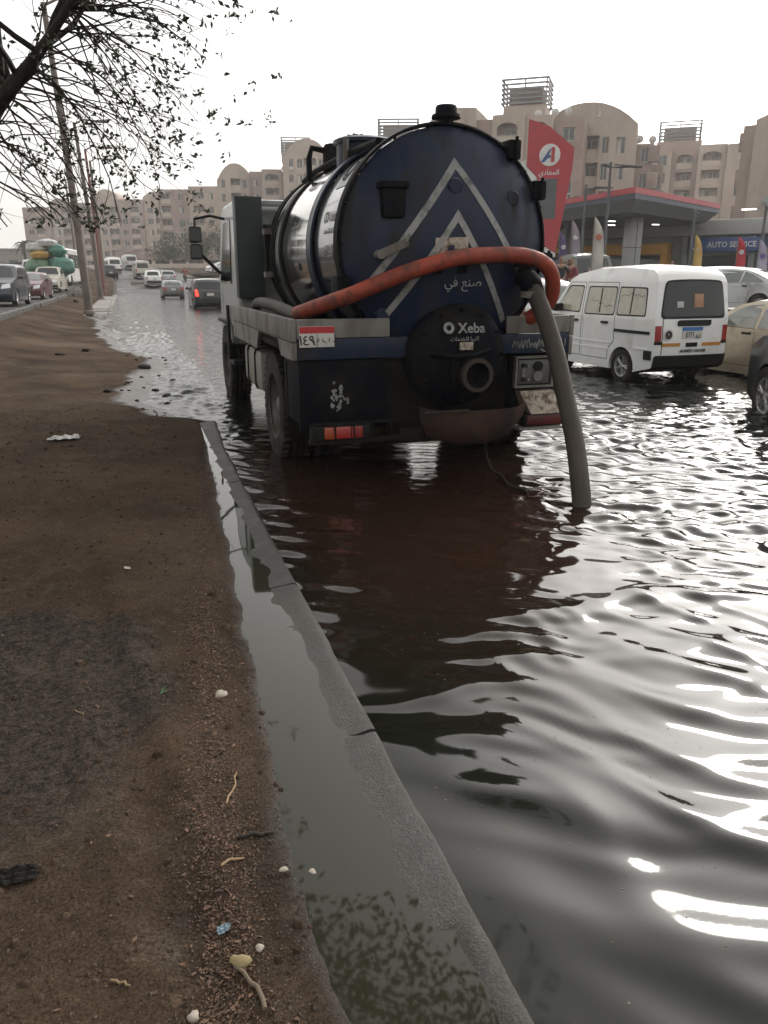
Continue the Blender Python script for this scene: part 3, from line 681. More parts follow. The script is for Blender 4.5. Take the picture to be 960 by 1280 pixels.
# suction valve on the right of the dish
MB().tube([(.72, .06, 1.62), (.72, -.05, 1.60), (.72, -.14, 1.56), (.715, -.20, 1.47)], [.085, .085, .09, .095], 20).lathe([(.001, .02), (.11, .02), (.115, -.02), (.001, -.02)], 20, (.70, -.02, 1.70), 'z').build('suction_valve', NAVYD, T, 40)
MB().lathe([(.085, 0), (.10, .0), (.10, .05), (.085, .05)], 20, (.715, -.21, 1.44), 'z').build('hose_clamp', RAIL, T)
MB().lathe([(.001, .03), (.095, .03), (.105, .012), (.105, -.012), (.001, -.012)], 22, (.66, .0, 1.75), 'z').build('valve_cap', RAIL, T)
# scribbled hand painting on the tail beam, right
sc = MB(); g = random.Random(11)
def fy_(a, b, d): return (a, -.0005 - d, b)
for k in range(12):
    x = .66 + k * .033; pts = [(x, 1.03 + g.uniform(-.015, .02)), (x + .018, 1.085 + g.uniform(-.02, .02)), (x + .03, 1.03 + g.uniform(-.02, .03)), (x + .045, 1.05 + g.uniform(-.03, .03))]
    sc.strip(pts, .010, fy_, .001, .003)
sc.build('hand_painted_lettering', WHITEP, T, 0); sc = MB()
sc.strip([(.44, 1.02), (.47, 1.09), (.50, 1.03), (.51, 1.08)], .012, fy_, .001, .003); sc.strip([(.93, 1.01), (.97, .985), (1.0, 1.03)], .009, fy_, .001, .003)
sc.build('hand_painted_lettering', WHITEP, T, 0)
lettering('121', .09, T, WHITEP, (1.12, -.002, 1.06))
# number plate at the left of the tail board
pl = MB().cbox(-1.185, -.905, -.02, -.003, 1.075, 1.235, .004).build('number_plate', PLATEW, T)
MB().box(-1.183, -.907, -.023, -.0202, 1.183, 1.233).build('plate_band', PLATER, pl)
lettering('\u0661\u0664\u0669', .105, pl, INK, (-1.125, -.0215, 1.125), bold=.001); lettering('\u0628 \u0628 \u0637', .085, pl, INK, (-.98, -.0215, 1.14), sx=.8)
MB().box(-1.047, -1.043, -.0225, -.0202, 1.08, 1.18).build('plate_line', INK, pl)

# ---- wheels and running gear
TW = wheel_parts(.51, .27, .29, RUBBER, RIMB, truck=True)
for sx_ in (-1, 1):
    put_wheel(T, TW, (sx_ * 1.07, 1.16, .44), sx_ > 0, .3); put_wheel(T, TW, (sx_ * .77, 1.16, .44), sx_ < 0, .5)
    put_wheel(T, TW, (sx_ * 1.03, 5.05, .44), sx_ > 0, .8)
MB().tube([(-1.0, 1.16, .44), (1.0, 1.16, .44)], .09, 12).lathe([(.001, -.2), (.15, -.12), (.2, 0), (.15, .12), (.001, .2)], 20, (0, 1.16, .44), 'x').build('rear_axle', BLACKD, T)
MB().tube([(-.9, 5.05, .44), (.9, 5.05, .44)], .07, 12).build('front_axle', BLACKD, T)
rail_part('mud_flap', BLACKD, (-1.2, -.62, .50, .515, .25, .93)); 
ft = MB().cbox(-1.19, -.72, 1.95, 3.05, .46, .88, .07).build('fuel_tank', mat('fuel_tank_grey', (.20, .185, .16), .55, var=.2, dirt=(.09, .075, .06), dirt_amt=.45), T)
for y in (2.25, 2.75): MB().cbox(-1.20, -.715, y - .03, y + .03, .452, .888, .06).build('tank_strap', BLACKD, ft)
# ---- cab
cabp = [(3.72, .98), (3.72, 2.30), (3.80, 2.44), (3.98, 2.50), (5.05, 2.50), (5.30, 2.42), (5.62, 1.60), (5.66, .80), (5.60, .58), (5.42, .58), (5.42, .70), (5.33, .86), (5.16, .98), (4.94, .98), (4.76, .86), (4.66, .70), (4.62, .98)]
cab = MB().prism(cabp, lambda a, b, d: (d * (1 - max(0, b - 1.5) * .035), a, b), -1.14, 1.14).build('cab', CABG, T, 30)
bv = cab.modifiers.new('Bevel', 'BEVEL'); bv.width = .045; bv.segments = 3; bv.limit_method = 'ANGLE'; bv.angle_limit = R(40)
MB().prism([(4.30, 1.52), (4.36, 2.28), (5.02, 2.28), (5.40, 1.52)], lambda a, b, d: (d * (1 - max(0, b - 1.5) * .035), a, b), -1.146, -1.12).build('cab_window', GLASSD, cab)
MB().prism([(4.30, 1.52), (4.36, 2.28), (5.02, 2.28), (5.40, 1.52)], lambda a, b, d: (d * (1 - max(0, b - 1.5) * .035), a, b), 1.12, 1.146).build('cab_window', GLASSD, cab)
MB().box(-.80, .80, 3.70, 3.716, 1.65, 2.20).build('rear_window', GLASSD, cab)
MB().add([(-1.0, 5.40, 2.22), (1.0, 5.40, 2.22), (1.04, 5.635, 1.62), (-1.04, 5.635, 1.62)], [(0, 1, 2, 3)]).build('windscreen', GLASSD, cab)
rail_part('air_box', CABD, (-1.15, -.84, 3.50, 3.72, 1.36, 2.49))
rail_part('cab_gutter', CABG, (-1.12, 1.12, 3.60, 3.735, 2.40, 2.46))
rail_part('front_mudguard', BLACK, (-1.19, -1.15, 4.52, 4.60, .55, 1.25), (-1.19, -1.15, 4.60, 5.6, 1.0, 1.05))
rail_part('cab_step', BLACK, (-1.17, -1.0, 4.2, 4.60, .50, .56)); rail_part('chassis_guard', BLACKD, (-.95, .95, 3.3, 4.6, .60, 1.0))
mr_ = MB().tube([(-1.12, 4.75, 2.32), (-1.30, 4.80, 2.36), (-1.50, 4.82, 2.32), (-1.50, 4.82, 2.20)], .018, 8).tube([(-1.12, 4.75, 1.63), (-1.22, 4.78, 1.66), (-1.46, 4.82, 1.90)], .022, 8).tube([(-1.12, 4.75, 1.60), (-1.2, 4.77, 1.62)], .06, 8).build('mirror_arm', BLACK, T)
MB().cbox(-1.58, -1.42, 4.78, 4.87, 2.03, 2.23, .03).build('mirror_housing', BLACK, mr_); MB().cbox(-1.58, -1.42, 4.78, 4.87, 1.82, 2.015, .03).build('mirror_housing', BLACK, mr_)
MB().box(-1.565, -1.435, 4.772, 4.779, 2.05, 2.21).build('mirror_glass', GLASSD, mr_); MB().box(-1.565, -1.435, 4.772, 4.779, 1.84, 1.995).build('mirror_glass', GLASSD, mr_)
mr2 = MB().tube([(1.12, 4.75, 2.32), (1.50, 4.82, 2.32), (1.50, 4.82, 1.90), (1.12, 4.75, 1.63)], .018, 8).build('mirror_arm', BLACK, T)
MB().cbox(1.42, 1.58, 4.78, 4.87, 1.82, 2.23, .03).build('mirror_housing', BLACK, mr2)

# ---------------------------------------------------------------- hoses
def smooth_path(pts, n=8):
    P = [Vector(p) for p in pts]; P = [P[0] * 2 - P[1]] + P + [P[-1] * 2 - P[-2]]; o = []
    for i in range(1, len(P) - 2):
        a, b, c, d = P[i - 1:i + 3]
        for k in range(n):
            t = k / n; o.append(0.5 * ((2 * b) + (c - a) * t + (2 * a - 5 * b + 4 * c - d) * t * t + (3 * b - a - 3 * c + d) * t ** 3))
    o.append(P[-2]); return o
path = smooth_path([(1.36, 6.50, 1.31), (1.44, 6.28, 1.36), (1.66, 5.92, 1.47), (2.02, 5.79, 1.62), (2.42, 5.74, 1.735), (2.76, 5.74, 1.765), (3.06, 5.74, 1.755), (3.27, 5.77, 1.67), (3.36, 5.84, 1.50), (3.34, 5.93, 1.36), (3.20, 6.10, 1.22), (2.98, 6.30, 1.15), (2.75, 6.35, 1.12)], 10)
tag(MB().tube(path, .062, 18).build('orange_hose', ORANGE, None, 60), 'thick orange hose arching across the back of the tanker', 'hose')
path = smooth_path([(3.155, 5.79, 1.50), (3.165, 5.70, 1.40), (3.20, 5.60, 1.22), (3.215, 5.45, .98), (3.20, 5.25, .68), (3.16, 5.02, .40), (3.10, 4.82, .15), (3.06, 4.70, -.02), (3.03, 4.62, -.2)], 10)
hs_ = MB(); V = []; rr = [.070 + .0018 * (i % 2) for i in range(len(path))]
tag(hs_.tube(path, rr, 18).build('suction_hose', HOSEG, None, 60), 'muddy grey suction hose dropping from the tanker into the flood', 'hose')
path = smooth_path([(1.36, 6.52, 1.29), (1.34, 7.2, 1.33), (1.33, 7.9, 1.35), (1.36, 8.6, 1.33), (1.42, 9.2, 1.22)], 8)
tag(MB().tube(path, .055, 14).build('bed_hose', HOSEG, None, 60), 'dull black hose lying along the left rail of the tanker bed', 'hose')
# rope trailing from the truck into the water
path = smooth_path([(2.95, 6.15, .36), (2.90, 6.02, .12), (2.88, 5.85, .012), (2.86, 5.62, .012), (2.80, 5.42, .012), (2.78, 5.25, .014), (2.82, 5.12, .012), (2.80, 5.05, -.03)], 6)
tag(MB().tube(path, .012, 8).build('rope', BLACKD, None, 60), 'thin dark rope trailing from the tanker into the water beside the hose', 'rope')

# ---------------------------------------------------------------- cars
class Skin:
    """maps (u across -1..1, y along, z up) onto a rounded car body"""
    def __init__(s, L, W, H, belt, tumble=.16, endround=.10, crown=.05, prof=None, taper=.10):
        s.L, s.W, s.H, s.belt, s.tu, s.er, s.cr, s.prof, s.tp = L, W, H, belt, tumble, endround, crown, prof, taper
    def hw(s, y, z):
        w = s.W / 2
        if z > s.belt: t = (z - s.belt) / (s.H - s.belt); w *= 1 - s.tu * t - .06 * max(0, t - .75) * 4 * t
        else: w *= 1 - .055 * ((s.belt - z) / s.belt) ** 2.2
        return w * (1 - s.tp * (abs(y) / (s.L / 2)) ** 4)
    def __call__(s, u, y, z, off=0.0):
        hw = s.hw(y, z); q = abs(u) ** 3
        y2 = y - math.copysign(s.er * q * (abs(y) / (s.L / 2)) ** 5, y)
        z2 = z - (s.cr * abs(u) ** 2.5 * max(0, min(1, (z - s.belt) / (s.H - s.belt))))
        return (u * hw + (off if u >= 0 else -off), y2, z2)
    def edge(s, z, front):
        """outermost y of the profile at height z"""
        best = None; P = s.prof
        for a, b in zip(P, P[1:] + P[:1]):
            if (a[1] - z) * (b[1] - z) <= 0 and a[1] != b[1]:
                y = a[0] + (b[0] - a[0]) * (z - a[1]) / (b[1] - a[1])
                if best is None or (y > best if front else y < best): best = y
        return best
def cut(bm, axis, levels):
    for k in levels:
        co = [0, 0, 0]; co[axis] = k; no = [0, 0, 0]; no[axis] = 1
        bmesh.ops.bisect_plane(bm, geom=bm.verts[:] + bm.edges[:] + bm.faces[:], plane_co=co, plane_no=no)
def skin_body(name, sk, poly, m, us=(-.93, -.75, -.4, 0, .4, .75, .93), dy=.22, dz=.12):
    bm = bmesh.new(); n = len(poly)
    A = [bm.verts.new((-1, y, z)) for y, z in poly]; B = [bm.verts.new((1, y, z)) for y, z in poly]
    for q in tessellate_polygon([[Vector((y, z, 0)) for y, z in poly]]):
        bm.faces.new([A[k] for k in q]); bm.faces.new([B[k] for k in q][::-1])
    for i in range(n): bm.faces.new((A[i], A[(i + 1) % n], B[(i + 1) % n], B[i]))
    bmesh.ops.triangulate(bm, faces=bm.faces, ngon_method='EAR_CLIP')
    cut(bm, 0, us); cut(bm, 1, np.arange(-sk.L / 2 + dy / 2, sk.L / 2, dy)); cut(bm, 2, np.arange(.15, sk.H, dz))
    bmesh.ops.remove_doubles(bm, verts=bm.verts, dist=.00005)
    for v in bm.verts: v.co = Vector(sk(*v.co))
    bmesh.ops.recalc_face_normals(bm, faces=bm.faces)
    me = bpy.data.meshes.new(name); bm.to_mesh(me); bm.free(); me.materials.append(m); fin(me, 38); return me
def skin_side(name, sk, poly, side, m, t0=-.012, t1=.005, dy=.15):
    """panel lying on the flank"""
    bm = bmesh.new(); vs = [bm.verts.new((0, y, z)) for y, z in poly]
    for q in tessellate_polygon([[Vector((y, z, 0)) for y, z in poly]]): bm.faces.new([vs[k] for k in q])
    ys_ = [q[0] for q in poly]; zs_ = [q[1] for q in poly]
    cut(bm, 1, np.arange(min(ys_) + dy / 2, max(ys_), dy)); cut(bm, 2, np.arange(min(zs_) + .06, max(zs_), .12))
    r = bmesh.ops.extrude_face_region(bm, geom=bm.faces[:])
    new = {v for v in r['geom'] if isinstance(v, bmesh.types.BMVert)}
    for v in bm.verts: v.co = Vector(sk(side, v.co.y, v.co.z, t1 if v in new else t0))
    bmesh.ops.recalc_face_normals(bm, faces=bm.faces)
    me = bpy.data.meshes.new(name); bm.to_mesh(me); bm.free(); me.materials.append(m); fin(me, 38); return me
def skin_end(name, sk, poly, front, m, t0=-.012, t1=.006):
    """panel lying on the nose or tail; poly in (u, z)"""
    bm = bmesh.new(); vs = [bm.verts.new((u, 0, z)) for u, z in poly]; bm.faces.new(vs); bmesh.ops.triangulate(bm, faces=bm.faces, ngon_method='EAR_CLIP')
    us_ = [q[0] for q in poly]; zs_ = [q[1] for q in poly]
    cut(bm, 0, np.arange(min(us_) + .1, max(us_), .2)); cut(bm, 2, np.arange(min(zs_) + .06, max(zs_), .10))
    r = bmesh.ops.extrude_face_region(bm, geom=bm.faces[:]); new = {v for v in r['geom'] if isinstance(v, bmesh.types.BMVert)}
    for v in bm.verts:
        z = v.co.z; y = sk.edge(z, front); q = Vector(sk(v.co.x, y, z)); q.y += (t1 if v in new else t0) * (1 if front else -1)
        q.z += (t1 if v in new else t0) * .6; v.co = q
    bmesh.ops.recalc_face_normals(bm, faces=bm.faces)
    me = bpy.data.meshes.new(name); bm.to_mesh(me); bm.free(); me.materials.append(m); fin(me, 38); return me
def shrink(poly, d):
    cx = sum(q[0] for q in poly) / len(poly); cz = sum(q[1] for q in poly) / len(poly)
    return [(a + (d if a < cx else -d), b + (d if b < cz else -d)) for a, b in poly]
def rounded(poly, r=.05, n=3):
    o = []; N = len(poly)
    for i in range(N):
        p, a, b = Vector(poly[i]), Vector(poly[i - 1]), Vector(poly[(i + 1) % N])
        da, db = (a - p), (b - p); k = min(r, da.length * .45, db.length * .45); p0 = p + da.normalized() * k; p1 = p + db.normalized() * k
        for j in range(n + 1):
            t = j / n; o.append(tuple(p0 * (1 - t) ** 2 + p * 2 * t * (1 - t) + p1 * t * t))
    return o
def arch(cy, r, z0, n=9):
    return [(cy + r * math.cos(a), max(z0, .0) + 0 + (r * math.sin(a))) for a in np.linspace(0, math.pi, n)]

# outline from rear bottom, over the roof, to the front bottom (y forward); windows in (y, z); wheels (rear, front)
KINDS = {
 'sedan': dict(L=4.45, W=1.74, H=1.44, belt=.92, wy=(-1.32, 1.36), wr=.31,
    top=[(-2.20, .36), (-2.22, .62), (-2.19, .86), (-2.10, .99), (-1.62, 1.03), (-1.18, 1.26), (-.80, 1.40), (-.30, 1.44), (.20, 1.42), (.52, 1.34), (1.12, .99), (1.55, .92), (1.98, .80), (2.16, .66), (2.21, .50), (2.18, .26)],
    side=[[(-1.42, .985), (-1.02, 1.24), (-.78, 1.335), (-.70, .965)], [(-.655, .965), (-.72, 1.345), (-.34, 1.375), (-.06, 1.37), (-.02, .955)], [(.05, .95), (.02, 1.365), (.28, 1.345), (.52, 1.26), (.94, .985)]],
    doors=[[(-.92, .34), (-.96, .58), (-1.02, .80), (-1.02, .945), (-.015, .945), (-.015, .34)], [(.015, .34), (.015, .945), (.90, .965), (1.0, .80), (.96, .34)]],
    rear_glass=[(-.80, 1.05), (.80, 1.05), (.72, 1.34), (-.72, 1.34)], front_glass=[(-.86, 1.01), (.86, 1.01), (.76, 1.34), (-.76, 1.34)],
    tail=[(.60, .66), (.95, .68), (.96, .90), (.66, .92)], head=[(.58, .56), (.95, .60), (.93, .76), (.60, .72)], hand=(-.92, .86), mir=.72),
 'hatch': dict(L=3.95, W=1.68, H=1.48, belt=.94, wy=(-1.22, 1.24), wr=.30,
    top=[(-1.94, .36), (-1.97, .60), (-1.95, .92), (-1.86, 1.00), (-1.60, 1.34), (-1.40, 1.44), (-.70, 1.48), (.0, 1.46), (.35, 1.38), (1.02, 1.02), (1.45, .94), (1.80, .80), (1.95, .62), (1.97, .45), (1.93, .26)],
    side=[[(-1.55, 1.02), (-1.40, 1.30), (-1.02, 1.36), (-.92, .98)], [(-.87, .98), (-.95, 1.37), (-.26, 1.40), (-.20, .97)], [(-.13, .97), (-.16, 1.40), (.14, 1.37), (.40, 1.27), (.86, 1.0)]],
    doors=[[(-.83, .34), (-.90, .62), (-.90, .95), (-.18, .95), (-.18, .34)], [(-.14, .34), (-.14, .95), (.84, .98), (.85, .34)]],
    rear_glass=[(-.80, 1.04), (.80, 1.04), (.72, 1.36), (-.72, 1.36)], front_glass=[(-.86, 1.04), (.86, 1.04), (.76, 1.38), (-.76, 1.38)],
    tail=[(.70, .70), (.96, .70), (.94, 1.02), (.80, 1.02)], head=[(.56, .58), (.95, .62), (.92, .82), (.62, .74)], hand=(-.80, .90), mir=.66),
 'suv': dict(L=4.40, W=1.80, H=1.70, belt=1.04, wy=(-1.30, 1.34), wr=.35,
    top=[(-2.16, .40), (-2.19, .66), (-2.16, 1.02), (-2.08, 1.10), (-1.86, 1.50), (-1.68, 1.64), (-1.0, 1.70), (-.10, 1.69), (.30, 1.62), (1.02, 1.14), (1.60, 1.05), (2.00, .92), (2.15, .72), (2.18, .50), (2.12, .30)],
    side=[[(-1.88, 1.14), (-1.66, 1.50), (-1.20, 1.56), (-1.08, 1.09)], [(-1.03, 1.08), (-1.12, 1.57), (-.34, 1.60), (-.28, 1.07)], [(-.21, 1.07), (-.25, 1.60), (.10, 1.57), (.36, 1.47), (.88, 1.11)]],
    doors=[[(-.86, .40), (-.94, .70), (-1.0, 1.06), (-.26, 1.05), (-.26, .40)], [(-.22, .40), (-.22, 1.05), (.86, 1.09), (.89, .40)]],
    rear_glass=[(-.82, 1.14), (.82, 1.14), (.74, 1.52), (-.74, 1.52)], front_glass=[(-.86, 1.16), (.86, 1.16), (.76, 1.58), (-.76, 1.58)],
    tail=[(.72, .78), (.96, .78), (.95, 1.12), (.82, 1.12)], head=[(.54, .70), (.95, .74), (.92, .92), (.58, .86)], hand=(-.90, .98), mir=.72),
 'minivan': dict(L=3.30, W=1.42, H=1.84, belt=1.02, wy=(-.84, 1.02), wr=.27, tumble=.11, endround=.05, crown=.05, taper=.035,
    top=[(-1.60, .30), (-1.64, .44), (-1.645, .70), (-1.63, 1.04), (-1.56, 1.60), (-1.50, 1.71), (-1.34, 1.80), (-.7, 1.84), (.1, 1.82), (.60, 1.74), (.82, 1.64), (1.34, 1.06), (1.52, .96), (1.61, .78), (1.64, .52), (1.60, .28)],
    side=[rounded([(-1.36, 1.085), (-1.31, 1.50), (-.66, 1.51), (-.66, 1.075)], .05), rounded([(-.56, 1.07), (-.56, 1.51), (.20, 1.51), (.24, 1.06)], .05), rounded([(.42, 1.08), (.38, 1.52), (.78, 1.52), (1.14, 1.10)], .05)],
    doors=[[(-.46, .34), (-.47, .50), (-.62, .64), (-.60, 1.60), (.26, 1.60), (.30, .34)], [(.34, .34), (.32, 1.60), (.78, 1.60), (1.22, 1.08), (1.26, .78), (.62, .62), (.60, .34)]],
    rear_glass=rounded([(-.86, 1.065), (.86, 1.065), (.80, 1.58), (-.80, 1.58)], .10), front_glass=[(-.88, 1.10), (.88, 1.10), (.80, 1.60), (-.80, 1.60)],
    tail=[(.84, .70), (.985, .70), (.985, .93), (.84, .93)], head=[(.55, .60), (.92, .62), (.92, .80), (.58, .80)], hand=(-.44, .93), mir=.98),
 'microbus': dict(L=4.70, W=1.72, H=2.08, belt=1.12, wy=(-1.30, 1.32), wr=.32, tumble=.10, endround=.07, crown=.06, taper=.04,
    top=[(-2.32, .42), (-2.34, .76), (-2.32, 1.14), (-2.22, 1.86), (-2.06, 2.02), (-1.3, 2.08), (.6, 2.06), (1.10, 1.96), (1.84, 1.18), (2.16, 1.02), (2.30, .80), (2.33, .52), (2.28, .30)],
    side=[[(-2.08, 1.18), (-2.0, 1.72), (-1.10, 1.76), (-1.10, 1.16)], [(-1.0, 1.16), (-1.0, 1.76), (.30, 1.76), (.32, 1.16)], [(.50, 1.16), (.46, 1.76), (.98, 1.74), (1.50, 1.20)]],
    doors=[[(.44, .42), (.40, 1.86), (1.02, 1.84), (1.66, 1.16), (1.70, .70), (1.0, .66), (.98, .42)]],
    rear_glass=[(-.82, 1.20), (.82, 1.20), (.76, 1.74), (-.76, 1.74)], front_glass=[(-.88, 1.22), (.88, 1.22), (.80, 1.84), (-.80, 1.84)],
    tail=[(.80, .78), (.97, .78), (.97, 1.06), (.80, 1.06)], head=[(.52, .66), (.92, .68), (.92, .88), (.56, .88)], hand=(.60, 1.0), mir=1.30),
 'pickup': dict(L=4.80, W=1.72, H=1.68, belt=1.02, wy=(-1.50, 1.42), wr=.35, 
    top=[(-2.38, .45), (-2.40, .70), (-2.39, 1.02), (-.48, 1.02), (-.44, 1.20), (-.36, 1.58), (-.22, 1.66), (.30, 1.68), (.62, 1.60), (1.14, 1.12), (1.9, 1.02), (2.25, .92), (2.37, .72), (2.39, .5), (2.34, .32)],
    side=[[(-.26, 1.10), (-.22, 1.54), (.28, 1.56), (.50, 1.50), (.92, 1.12)]],
    doors=[[(-.34, .42), (-.36, 1.04), (.96, 1.06), (.96, .42)]],
    rear_glass=[(-.72, 1.14), (.72, 1.14), (.68, 1.52), (-.68, 1.52)], front_glass=[(-.86, 1.16), (.86, 1.16), (.78, 1.58), (-.78, 1.58)],
    tail=[(.86, .70), (.98, .70), (.98, .98), (.86, .98)], head=[(.56, .62), (.94, .64), (.93, .84), (.58, .84)], hand=(-.26, .96), mir=.84),
}
CACHE = {}
def car(name, label, cat, kind, paint, loc, rz, group=None, glass=GLASSD, ride=0.0, lit=False, plate=True, seams=True, trim=BLACK, spokes=5):
    K = KINDS[kind]; prof = K['top']; wr = K['wr']
    ar = wr * 1.20
    bot = [(K['wy'][1] + ar * math.cos(a), wr * .92 + ar * math.sin(a)) for a in np.linspace(-.35, math.pi + .35, 13)]
    bot2 = [(K['wy'][0] + ar * math.cos(a), wr * .92 + ar * math.sin(a)) for a in np.linspace(-.35, math.pi + .35, 13)]
    poly = list(prof) + [(q[0], max(q[1], .20)) for q in bot] + [(q[0], max(q[1], .20)) for q in bot2]
    sk = Skin(K['L'], K['W'], K['H'], K['belt'], K.get('tumble', .17), K.get('endround', .16), K.get('crown', .05), poly, K.get('taper', .09))
    t = thing(name, label, cat, loc, rz, group)
    def cached(key, fn, m):
        k = (kind, key, m.name)
        if k not in CACHE: CACHE[k] = fn()
        return CACHE[k]
    body = link('body', cached('body', lambda: skin_body('body', sk, poly, paint), paint), t)
    link('underbody', cached('ub', lambda: MB().box(-K['W'] * .40, K['W'] * .40, -K['L'] * .36, K['L'] * .42, .19, .62).mesh('underbody', BLACKD), BLACKD), t)
    for sd in (-1, 1):
        for i, q in enumerate(K['side']): link('window', cached(('w', i, sd), lambda: skin_side('window', sk, q, sd, glass), glass), t)
        if seams:
            for i, q in enumerate(K['doors']):
                d = link('door', cached(('d', i, sd), lambda: skin_side('door', sk, shrink(q, .010), sd, paint, -.012, .0035), paint), t)
                link('door_seam', cached(('ds', i, sd), lambda: skin_side('door_seam', sk, q, sd, BLACK, -.02, .0012), BLACK), d)
                hy, hz = (K['hand'] if i == 0 else (q[0][0] + .08, K['hand'][1]))
                link('handle', cached(('h', i, sd), lambda: skin_side('handle', sk, [(hy, hz - .015), (hy + .17, hz - .015), (hy + .17, hz + .02), (hy, hz + .02)], sd, trim, -.01, .03), trim), d)
        fl = [(sd * u, z) for u, z in K['head']]; link('headlight', cached(('hl', sd), lambda: skin_end('headlight', sk, fl, True, CLEARL, -.02, .008), CLEARL), t)
        tl = [(sd * u, z) for u, z in K['tail']]; mm = REDLIT if lit else REDL
        link('taillight', cached(('tl', sd), lambda: skin_end('taillight', sk, tl, False, mm, -.02, .008), mm), t)
        mx, my, mz = K['W'] / 2, K['mir'], K['belt'] + .10
        link('mirror', cached(('m', sd), lambda: MB().cbox(sd * mx * 1.0 - .0 if sd > 0 else -mx - .17, mx + .17 if sd > 0 else -mx, my - .05, my + .06, mz - .06, mz + .08, .03).tube([(sd * mx * .93, my + .02, mz - .06), (sd * (mx + .06), my, mz)], .02, 6).mesh('mirror', trim if kind == 'minivan' else paint), trim if kind == 'minivan' else paint), t)
    link('rear_window', cached('rg', lambda: skin_end('rear_window', sk, K['rear_glass'], False, glass), glass), t)
    link('windscreen', cached('fg', lambda: skin_end('windscreen', sk, K['front_glass'], True, glass), glass), t)
    z0 = max(prof[0][1], .38)
    bm_ = BLACK if kind in ('minivan', 'pickup', 'microbus') else paint
    link('rear_bumper', cached('rb', lambda: skin_end('rear_bumper', sk, [(-.98, z0 - (.08 if kind == 'minivan' else 0)), (.98, z0 - (.08 if kind == 'minivan' else 0)), (.98, z0 + (.09 if kind == 'minivan' else .16)), (-.98, z0 + (.09 if kind == 'minivan' else .16))], False, bm_, -.05, .045), bm_), t)
    link('front_bumper', cached('fb', lambda: skin_end('front_bumper', sk, [(-.95, .28), (.95, .28), (.95, .46), (-.95, .46)], True, bm_, -.05, .03), bm_), t)
    link('grille', cached('gr', lambda: skin_end('grille', sk, [(-.48, .52), (.48, .52), (.52, .66), (-.52, .66)], True, BLACK, -.02, .006), BLACK), t)
    if plate:
        pz = (K['tail'][0][1] + .02)
        link('number_plate', cached('np', lambda: skin_end('number_plate', sk, [(-.22, pz), (.22, pz), (.22, pz + .14), (-.22, pz + .14)], False, PLATEW, -.01, .012), PLATEW), t)
        link('number_plate', cached('npf', lambda: skin_end('number_plate', sk, [(-.22, .34), (.22, .34), (.22, .46), (-.22, .46)], True, PLATEW, -.01, .045), PLATEW), t)
    wk = ('wheel', wr, spokes)
    if wk not in CACHE: CACHE[wk] = wheel_parts(wr, .19, wr * .62, RUBBER, RIMM, spokes)
    for yy in K['wy']:
        for sd in (-1, 1): put_wheel(t, CACHE[wk], (sd * (K['W'] / 2 - .115), yy, wr), sd > 0, yy)
    t.location.z += ride
    t['_sk'] = 0
    del t['_sk']
    return t, sk

def paint(name, c, rough=.35, dirt=(.12, .10, .085), amt=.3, metal=0.0, **k):
    return mat(name, c, rough, metal, var=.06, dirt=dirt, dirt_amt=amt, dirt_scale=1.6, coat=.7, **k)
P_WHITE = paint('car_white', (.78, .78, .76), amt=.18, dirt=(.50, .48, .44)); P_SILVER = paint('car_silver', (.36, .37, .38), metal=.5); P_BEIGE = paint('car_beige', (.36, .30, .22), metal=.35, amt=.35)
P_BLACK = paint('car_black', (.010, .011, .012), dirt=(.022, .02, .018)); P_GREY = paint('car_grey', (.13, .135, .13), metal=.3, amt=.3); P_MAROON = paint('car_maroon', (.075, .012, .018), amt=.2, dirt=(.07, .03, .03))
P_DGREEN = paint('car_dark_green', (.03, .05, .042)); P_PINK = paint('car_faded_red', (.24, .09, .085)); P_NAVY = paint('car_navy', (.014, .022, .034), dirt=(.04, .037, .035)); P_CREAM = paint('car_cream', (.48, .45, .38))
P_WHITE2 = paint('car_grey_white', (.50, .51, .51), amt=.4, dirt=(.3, .29, .27))
CREAMC = mat('cream_curtain', (.40, .37, .29), .25, var=.12, scale=5, coat=.9, stretch=(1, 1.5, 1))

# white minivan beside the truck
van, sk = car('minivan', 'white minivan with black rear bumper and orange tail stripe, beside the tanker', 'van', 'minivan', P_WHITE, (8.20, 11.65, -.04), R(1.5), glass=CREAMC, plate=False)
for o in van.children:
    if o.name.startswith(('rear_window', 'windscreen')): o.data = o.data.copy(); o.data.materials[0] = GLASSD
    if o.name.startswith('headlight'): pass
